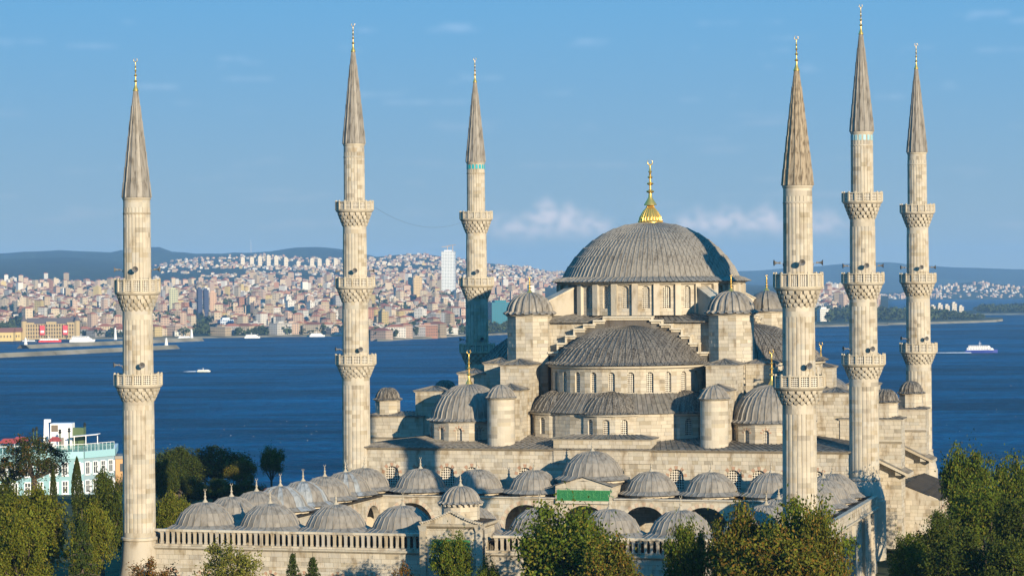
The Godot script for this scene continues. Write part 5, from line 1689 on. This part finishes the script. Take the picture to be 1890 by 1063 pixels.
# ---------------------------------------------------------------- hotel and houses below the mosque
func pane_part(parent: Node, T: Vector3, N: Vector3, at: Vector3, w: float, h: float, frame: Color):
	var key := "hw %.1f %.1f" % [w, h]
	if not cache.has(key):
		var b := Buf.new()
		b.box(Vector3(-w / 2 - 0.18, -0.18, -0.1), Vector3(w / 2 + 0.18, h + 0.2, 0.08), frame)
		b.box(Vector3(-w / 2, 0, 0.08), Vector3(w / 2, h, 0.1), Color(0.05, 0.06, 0.07))
		b.box(Vector3(-0.05, 0, 0.1), Vector3(0.05, h, 0.14), frame)
		b.box(Vector3(-w / 2, h * 0.6, 0.1), Vector3(w / 2, h * 0.6 + 0.1, 0.14), frame)
		b.box(Vector3(-w / 2 - 0.3, -0.3, -0.1), Vector3(w / 2 + 0.3, -0.18, 0.25), frame)
		cache[key] = b.commit(M.paint)
	part("window", cache[key], parent, Transform3D(Basis(T, Vector3.UP, N), at))

func hotel():
	var H := thing("hotel", "turquoise hotel with white windows and a roof terrace with red awnings", "hotel")
	var top := 2.5
	var f := func(u: float, d: float) -> Vector2:
		var p := bearing(u, d, 0)
		return Vector2(p.x, p.z)
	var fp := [f.call(-60, 517), f.call(150, 527), f.call(207, 535), f.call(212, 553), f.call(-60, 548)]
	var b := Buf.new()
	var tq := Color(0.19, 0.34, 0.38)
	var t2 := Color(0.24, 0.34, 0.385)
	for i in 5:
		var P: Vector2 = fp[i]
		var Q: Vector2 = fp[(i + 1) % 5]
		var col := tq if i == 0 else t2
		var g := func(v: Vector2, y: float): return Vector3(v.x, y, v.y)
		b.quad(g.call(P, -22), g.call(Q, -22), g.call(Q, top - 1.3), g.call(P, top - 1.3), col)
		var T2 := (Q - P).normalized()
		var N2 := Vector2(-T2.y, T2.x) * 0.3
		b.quad(g.call(P + N2, top - 1.4), g.call(Q + N2, top - 1.4), g.call(Q + N2, top), g.call(P + N2, top), Color(0.27, 0.46, 0.5))
		b.quad(g.call(P, top - 1.4), g.call(Q, top - 1.4), g.call(Q + N2, top - 1.4), g.call(P + N2, top - 1.4), Color(0.27, 0.46, 0.5))
		b.quad(g.call(P + N2, top), g.call(Q + N2, top), g.call(Q - N2, top), g.call(P - N2, top), Color(0.6, 0.62, 0.6))
	b.quad(Vector3(fp[0].x, top - 0.2, fp[0].y), Vector3(fp[1].x, top - 0.2, fp[1].y), Vector3(fp[2].x, top - 0.2, fp[2].y), Vector3(fp[3].x, top - 0.2, fp[3].y), Color(0.35, 0.3, 0.24))
	b.tri(Vector3(fp[0].x, top - 0.2, fp[0].y), Vector3(fp[3].x, top - 0.2, fp[3].y), Vector3(fp[4].x, top - 0.2, fp[4].y), Color(0.35, 0.3, 0.24))
	part("wall", b.commit(M.paint), H)
	for i in 2:
		var P: Vector2 = fp[i]
		var Q: Vector2 = fp[i + 1]
		var L := P.distance_to(Q)
		var T2 := (Q - P) / L
		var T3 := Vector3(T2.x, 0, T2.y)
		var N3 := Vector3(-T3.z, 0, T3.x)
		var n := 9 if i == 0 else 4
		for k in n:
			for fl in 4:
				var p := P + T2 * L * (k + 0.5) / n
				var y := top - 4.6 - fl * 3.7
				pane_part(H, T3, N3, Vector3(p.x, y, p.y), 1.0, 2.3, Color(0.72, 0.73, 0.72))
				if i == 1 or k % 2 == 0:
					var s := Buf.new()
					s.box(Vector3(0.75, 0, 0.02), Vector3(1.25, 2.3, 0.12), Color(0.6, 0.63, 0.66))
					part("shutter", s.commit(M.paint), H, Transform3D(Basis(T3, Vector3.UP, N3), Vector3(p.x, y, p.y)))
		# terrace railing
		var m := int(L / 1.1)
		for k in m + 1:
			var p := P + T2 * L * k / m
			var q := Buf.new()
			q.tube(Vector3.ZERO, Vector3(0, 1.5, 0), 0.06, 0.06, 5, Color(0.5, 0.6, 0.62))
			part("railing_post", q.commit(M.paint), H, Transform3D(Basis(), Vector3(p.x, top, p.y)))
		var gl := Buf.new()
		gl.box(Vector3(0, 0.1, -0.02), Vector3(L, 1.25, 0.02), Color(1, 1, 1))
		if not M.has("pane"):
			M.pane = mat(Color(0.3, 0.5, 0.5, 0.35), 0.05)
			M.pane.transparency = BaseMaterial3D.TRANSPARENCY_ALPHA
		part("railing_glass", gl.commit(M.pane), H, Transform3D(Basis(T3, Vector3.UP, N3), Vector3(P.x, top, P.y)))
		var rl := Buf.new()
		rl.box(Vector3(0, 1.42, -0.05), Vector3(L, 1.52, 0.05), Color(0.6, 0.62, 0.62))
		part("handrail", rl.commit(M.paint), H, Transform3D(Basis(T3, Vector3.UP, N3), Vector3(P.x, top, P.y)))
	# things on the roof
	var ax := Vector3(cos(YAW), 0, sin(YAW))
	var fwd := Vector3(sin(YAW), 0, -cos(YAW))
	var B := Basis(ax, Vector3.UP, -fwd)
	var roof := func(u: float, d: float) -> Vector3: return bearing(u, d, top - 0.2)
	var cb := Buf.new()
	cb.box(Vector3(-2.2, 0, -2), Vector3(2.2, 5.3, 2), Color(0.75, 0.75, 0.74))
	cb.box(Vector3(-2.0, 3.6, 2.0), Vector3(-0.6, 5.0, 2.05), Color(0.16, 0.13, 0.1))
	cb.box(Vector3(-0.4, 0.3, 2.0), Vector3(0.6, 2.4, 2.05), Color(0.2, 0.18, 0.16))
	part("roof_cabin", cb.commit(M.paint), H, Transform3D(B, roof.call(112, 540)))
	var gn := Buf.new()
	gn.box(Vector3(-1.6, 0, -1.5), Vector3(1.6, 4.3, 1.5), Color(0.08, 0.12, 0.06))
	part("green_plant_housing", gn.commit(M.paint), H, Transform3D(B, roof.call(139, 541)))
	var ch := Buf.new()
	ch.taper(Vector3.ZERO, Vector2(1.2, 1.0), Vector2(0.8, 0.8), 5.6, Color(0.76, 0.76, 0.75))
	ch.box(Vector3(-0.4, 5.6, -0.4), Vector3(0.9, 6.2, 0.4), Color(0.76, 0.76, 0.75))
	part("chimney", ch.commit(M.paint), H, Transform3D(B, roof.call(82, 538)))
	for e in [[58, 536, 4.6], [64, 537, 4.8], [107, 530, 4.6], [124, 531, 4.8], [153, 540, 5.4]]:
		var s := Buf.new()
		s.tube(Vector3.ZERO, Vector3(0, e[2] - 0.9, 0), 0.16, 0.16, 8, Color(0.06, 0.1, 0.07))
		s.lathe([Vector2(0.3, e[2] - 0.9), Vector2(0.35, e[2] - 0.6), Vector2(0.16, e[2] - 0.5), Vector2(0.36, e[2] - 0.3), Vector2(0.1, e[2])], 10, Vector3.ZERO, Color(0.02, 0.03, 0.03))
		part("flue", s.commit(M.paint), H, Transform3D(B, roof.call(e[0], e[1])))
	for e in [[12, 524, 3.0], [34, 530, 2.4], [98, 529, 1.8]]:
		var s := Buf.new()
		s.taper(Vector3(0, 2.2, 0), Vector2(e[2] * 1.2, 3.6), Vector2(e[2] * 0.7, 0.3), 0.9, Color(0.36, 0.07, 0.06))
		for x in [-1.0, 1.0]: s.tube(Vector3(x * e[2] * 0.5, 0, 1.5), Vector3(x * e[2] * 0.5, 2.3, 1.5), 0.06, 0.06, 5, Color(0.6, 0.6, 0.6))
		part("awning", s.commit(M.paint), H, Transform3D(B, roof.call(e[0], e[1])))
	var pg := Buf.new()
	for x in [-2.4, 0.0, 2.4]:
		pg.tube(Vector3(x, 0, 1.5), Vector3(x, 2.9, 1.5), 0.1, 0.1, 6, Color(0.75, 0.75, 0.74))
	pg.box(Vector3(-2.8, 2.9, -1.6), Vector3(2.8, 3.05, 1.7), Color(0.7, 0.66, 0.64), Transform3D(Basis(Vector3(0, 0, 1), 0.09), Vector3.ZERO))
	part("pergola", pg.commit(M.paint), H, Transform3D(B, roof.call(157, 536)))
	for i in 9:
		var tb := Buf.new()
		tb.box(Vector3(-0.4, 0.7, -0.4), Vector3(0.4, 0.76, 0.4), Color(0.75, 0.75, 0.75))
		tb.tube(Vector3(0, 0, 0), Vector3(0, 0.7, 0), 0.05, 0.05, 5, Color(0.3, 0.3, 0.3))
		single("terrace_table", tb.commit(M.paint), "small white table on the hotel's roof terrace", "table", "tables on the hotel roof", "", Transform3D(Basis(), bearing(128 + i * 8.5, 530 + i * 1.1, top - 0.18)))
	# neighbours
	var ob := Buf.new()
	house(ob, 3.4, 8, 8, false, Color(0.42, 0.25, 0.12), Transform3D(), true, 3.4)
	single("town_house", ob.commit(M.paint), "narrow orange house squeezed between hotel and minaret", "house", "", "", turn(-YAW + 0.3, bearing(219, 545, -8.0)))
	var P := thing("town_house", "pale pink house with red tiled roof among the dark trees", "house", bearing(334, 475, -4.5))
	P.rotation.y = -YAW - 0.25
	var w := Buf.new()
	w.box(Vector3(-2.2, -4, -3), Vector3(2.2, 4.4, 3), Color(0.55, 0.4, 0.36))
	part("wall", w.commit(M.paint), P)
	var r := Buf.new()
	lead_roof(r, Vector3(2.6, 4.3, 3.3), Vector3(2.6, 4.3, -3.3), Vector3(0, 6.2, -3.3), Vector3(0, 6.2, 3.3))
	lead_roof(r, Vector3(-2.6, 4.3, -3.3), Vector3(-2.6, 4.3, 3.3), Vector3(0, 6.2, 3.3), Vector3(0, 6.2, -3.3))
	var rm := mat(lin(0.8, 0.3, 0.18), 0.8)
	part("roof", r.commit(rm), P)
	for x in [-1.4, 0.4]:
		var c := Buf.new()
		c.box(Vector3(x - 0.3, 5, -1), Vector3(x + 0.3, 7, -0.4), Color(0.4, 0.3, 0.2))
		part("chimney", c.commit(M.paint), P)
	for i in 7:
		var q := Buf.new()
		house(q, rng.randf_range(7, 11), 8, rng.randf_range(5, 8), i % 2 == 0, TINT[i % 4][1] * 0.9, Transform3D(), true)
		var at := bearing(500 + i * 22, 720 + 18 * i, 0)
		single("shore_house", q.commit(M.wall), "low house near the shore below the lone round tree", "house", "houses by the near shore", "", turn(0.4 * i, Vector3(at.x, ground_y(at), at.z)))

# ---------------------------------------------------------------- sky
func cloud_cover() -> ImageTexture:
	var Wd := 4096
	var Ht := 2048
	var im := Image.create(Wd, Ht, false, Image.FORMAT_RGBA8)
	im.fill(Color(0, 0, 0, 0))
	var n := FastNoiseLite.new()
	n.seed = 17
	n.frequency = 1.0
	n.fractal_octaves = 5
	for x in Wd:
		var az := wrapf((x + 0.5) / Wd * 360.0 + 15.87, -180.0, 180.0)      # degrees to the right of the view axis
		var amp := maxf(0.0, n.get_noise_2d(az * 0.16, 3.0) * 1.6 + 0.1)
		if absf(az) < 12.0:
			amp = maxf(0.0, 1.0 - pow((az - 0.9) / 1.55, 2.0)) * 1.15 + maxf(0.0, 1.0 - pow((az - 5.4) / 2.3, 2.0))
		for y in range(980, 1023):
			var el := 90.0 - (y + 0.5) / Ht * 180.0
			var top := 1.3 + 0.4 * amp * (0.7 + 1.0 * n.get_noise_2d(az * 1.3, 9.0))
			var body := smoothstep(0.85, 1.35, el) * (1.0 - smoothstep(top - 0.25, top + 0.2, el)) * clampf(amp * 1.6, 0, 1)
			var puff := clampf(0.72 + 1.5 * n.get_noise_2d(az * 2.6, el * 4.5), 0, 1)
			var a := body * puff
			var wisp := maxf(0.0, n.get_noise_2d(az * 0.25, el * 2.6 + 50.0) - 0.3) * 0.9
			a = clampf(a + wisp * 0.4, 0, 1)
			if a > 0.01: im.set_pixel(x, y, Color(1.0, 0.86, 0.78, a * 0.85))
		for y in range(958, 980):
			var el := 90.0 - (y + 0.5) / Ht * 180.0
			var wisp := maxf(0.0, n.get_noise_2d(az * 0.3, el * 3.0 + 90.0) - 0.38) * 0.8
			if wisp > 0.01: im.set_pixel(x, y, Color(1.0, 0.97, 0.95, minf(0.3, wisp)))
	return ImageTexture.create_from_image(im)

func _ready():
	rng.seed = 20240
	# camera
	var cam := Camera3D.new()
	var fw := Vector3(sin(YAW) * cos(PITCH), sin(PITCH), -cos(YAW) * cos(PITCH))
	var right := Vector3(cos(YAW), 0, sin(YAW))
	var up := right.cross(fw)
	var c := cos(ROLL)
	var s := sin(ROLL)
	cam.transform = Transform3D(Basis(right * c - up * s, right * s + up * c, -fw), CAM)
	cam.fov = rad_to_deg(2.0 * atan(531.5 / FOC))
	cam.near = 1.0
	cam.far = 40000.0
	add_child(cam)
	# sky, haze and exposure
	var env := Environment.new()
	env.background_mode = Environment.BG_SKY
	var sky := Sky.new()
	var sm := ProceduralSkyMaterial.new()
	sm.sky_top_color = Color(0.12, 0.515, 0.735)
	sm.sky_horizon_color = Color(0.505, 0.565, 0.58)
	sm.sky_curve = 0.072
	sm.ground_bottom_color = Color(0.14, 0.18, 0.22)
	sm.ground_horizon_color = Color(0.4, 0.47, 0.51)
	sm.sun_angle_max = 1.0
	sm.sky_cover = cloud_cover()
	sm.sky_cover_modulate = Color(0.72, 0.68, 0.66, 0.68)
	sky.sky_material = sm
	env.sky = sky
	env.background_energy_multiplier = 1.0
	env.tonemap_mode = Environment.TONE_MAPPER_LINEAR
	env.tonemap_exposure = 1.72
	env.fog_enabled = true
	env.fog_density = 0.000052
	env.fog_light_color = Color(0.58, 0.77, 0.95)
	env.sdfgi_enabled = true
	env.ssao_enabled = true
	env.ssil_enabled = true
	var we := WorldEnvironment.new()
	we.environment = env
	add_child(we)
	# low evening sun from behind the viewer's right shoulder
	var sun := DirectionalLight3D.new()
	var el := deg_to_rad(12.6)
	var dir := Vector3(-0.692 * cos(el), -sin(el), -0.722 * cos(el))
	sun.transform = Transform3D(Basis.looking_at(dir, Vector3.UP), Vector3.ZERO)
	sun.light_energy = 1.6
	sun.light_color = Color(1.0, 0.925, 0.8)
	sun.light_angular_distance = 0.5
	sun.shadow_enabled = true
	add_child(sun)
	materials()
	land()
	prayer_hall()
	minarets()
	courtyard()
	hotel()
	city()
	trees()
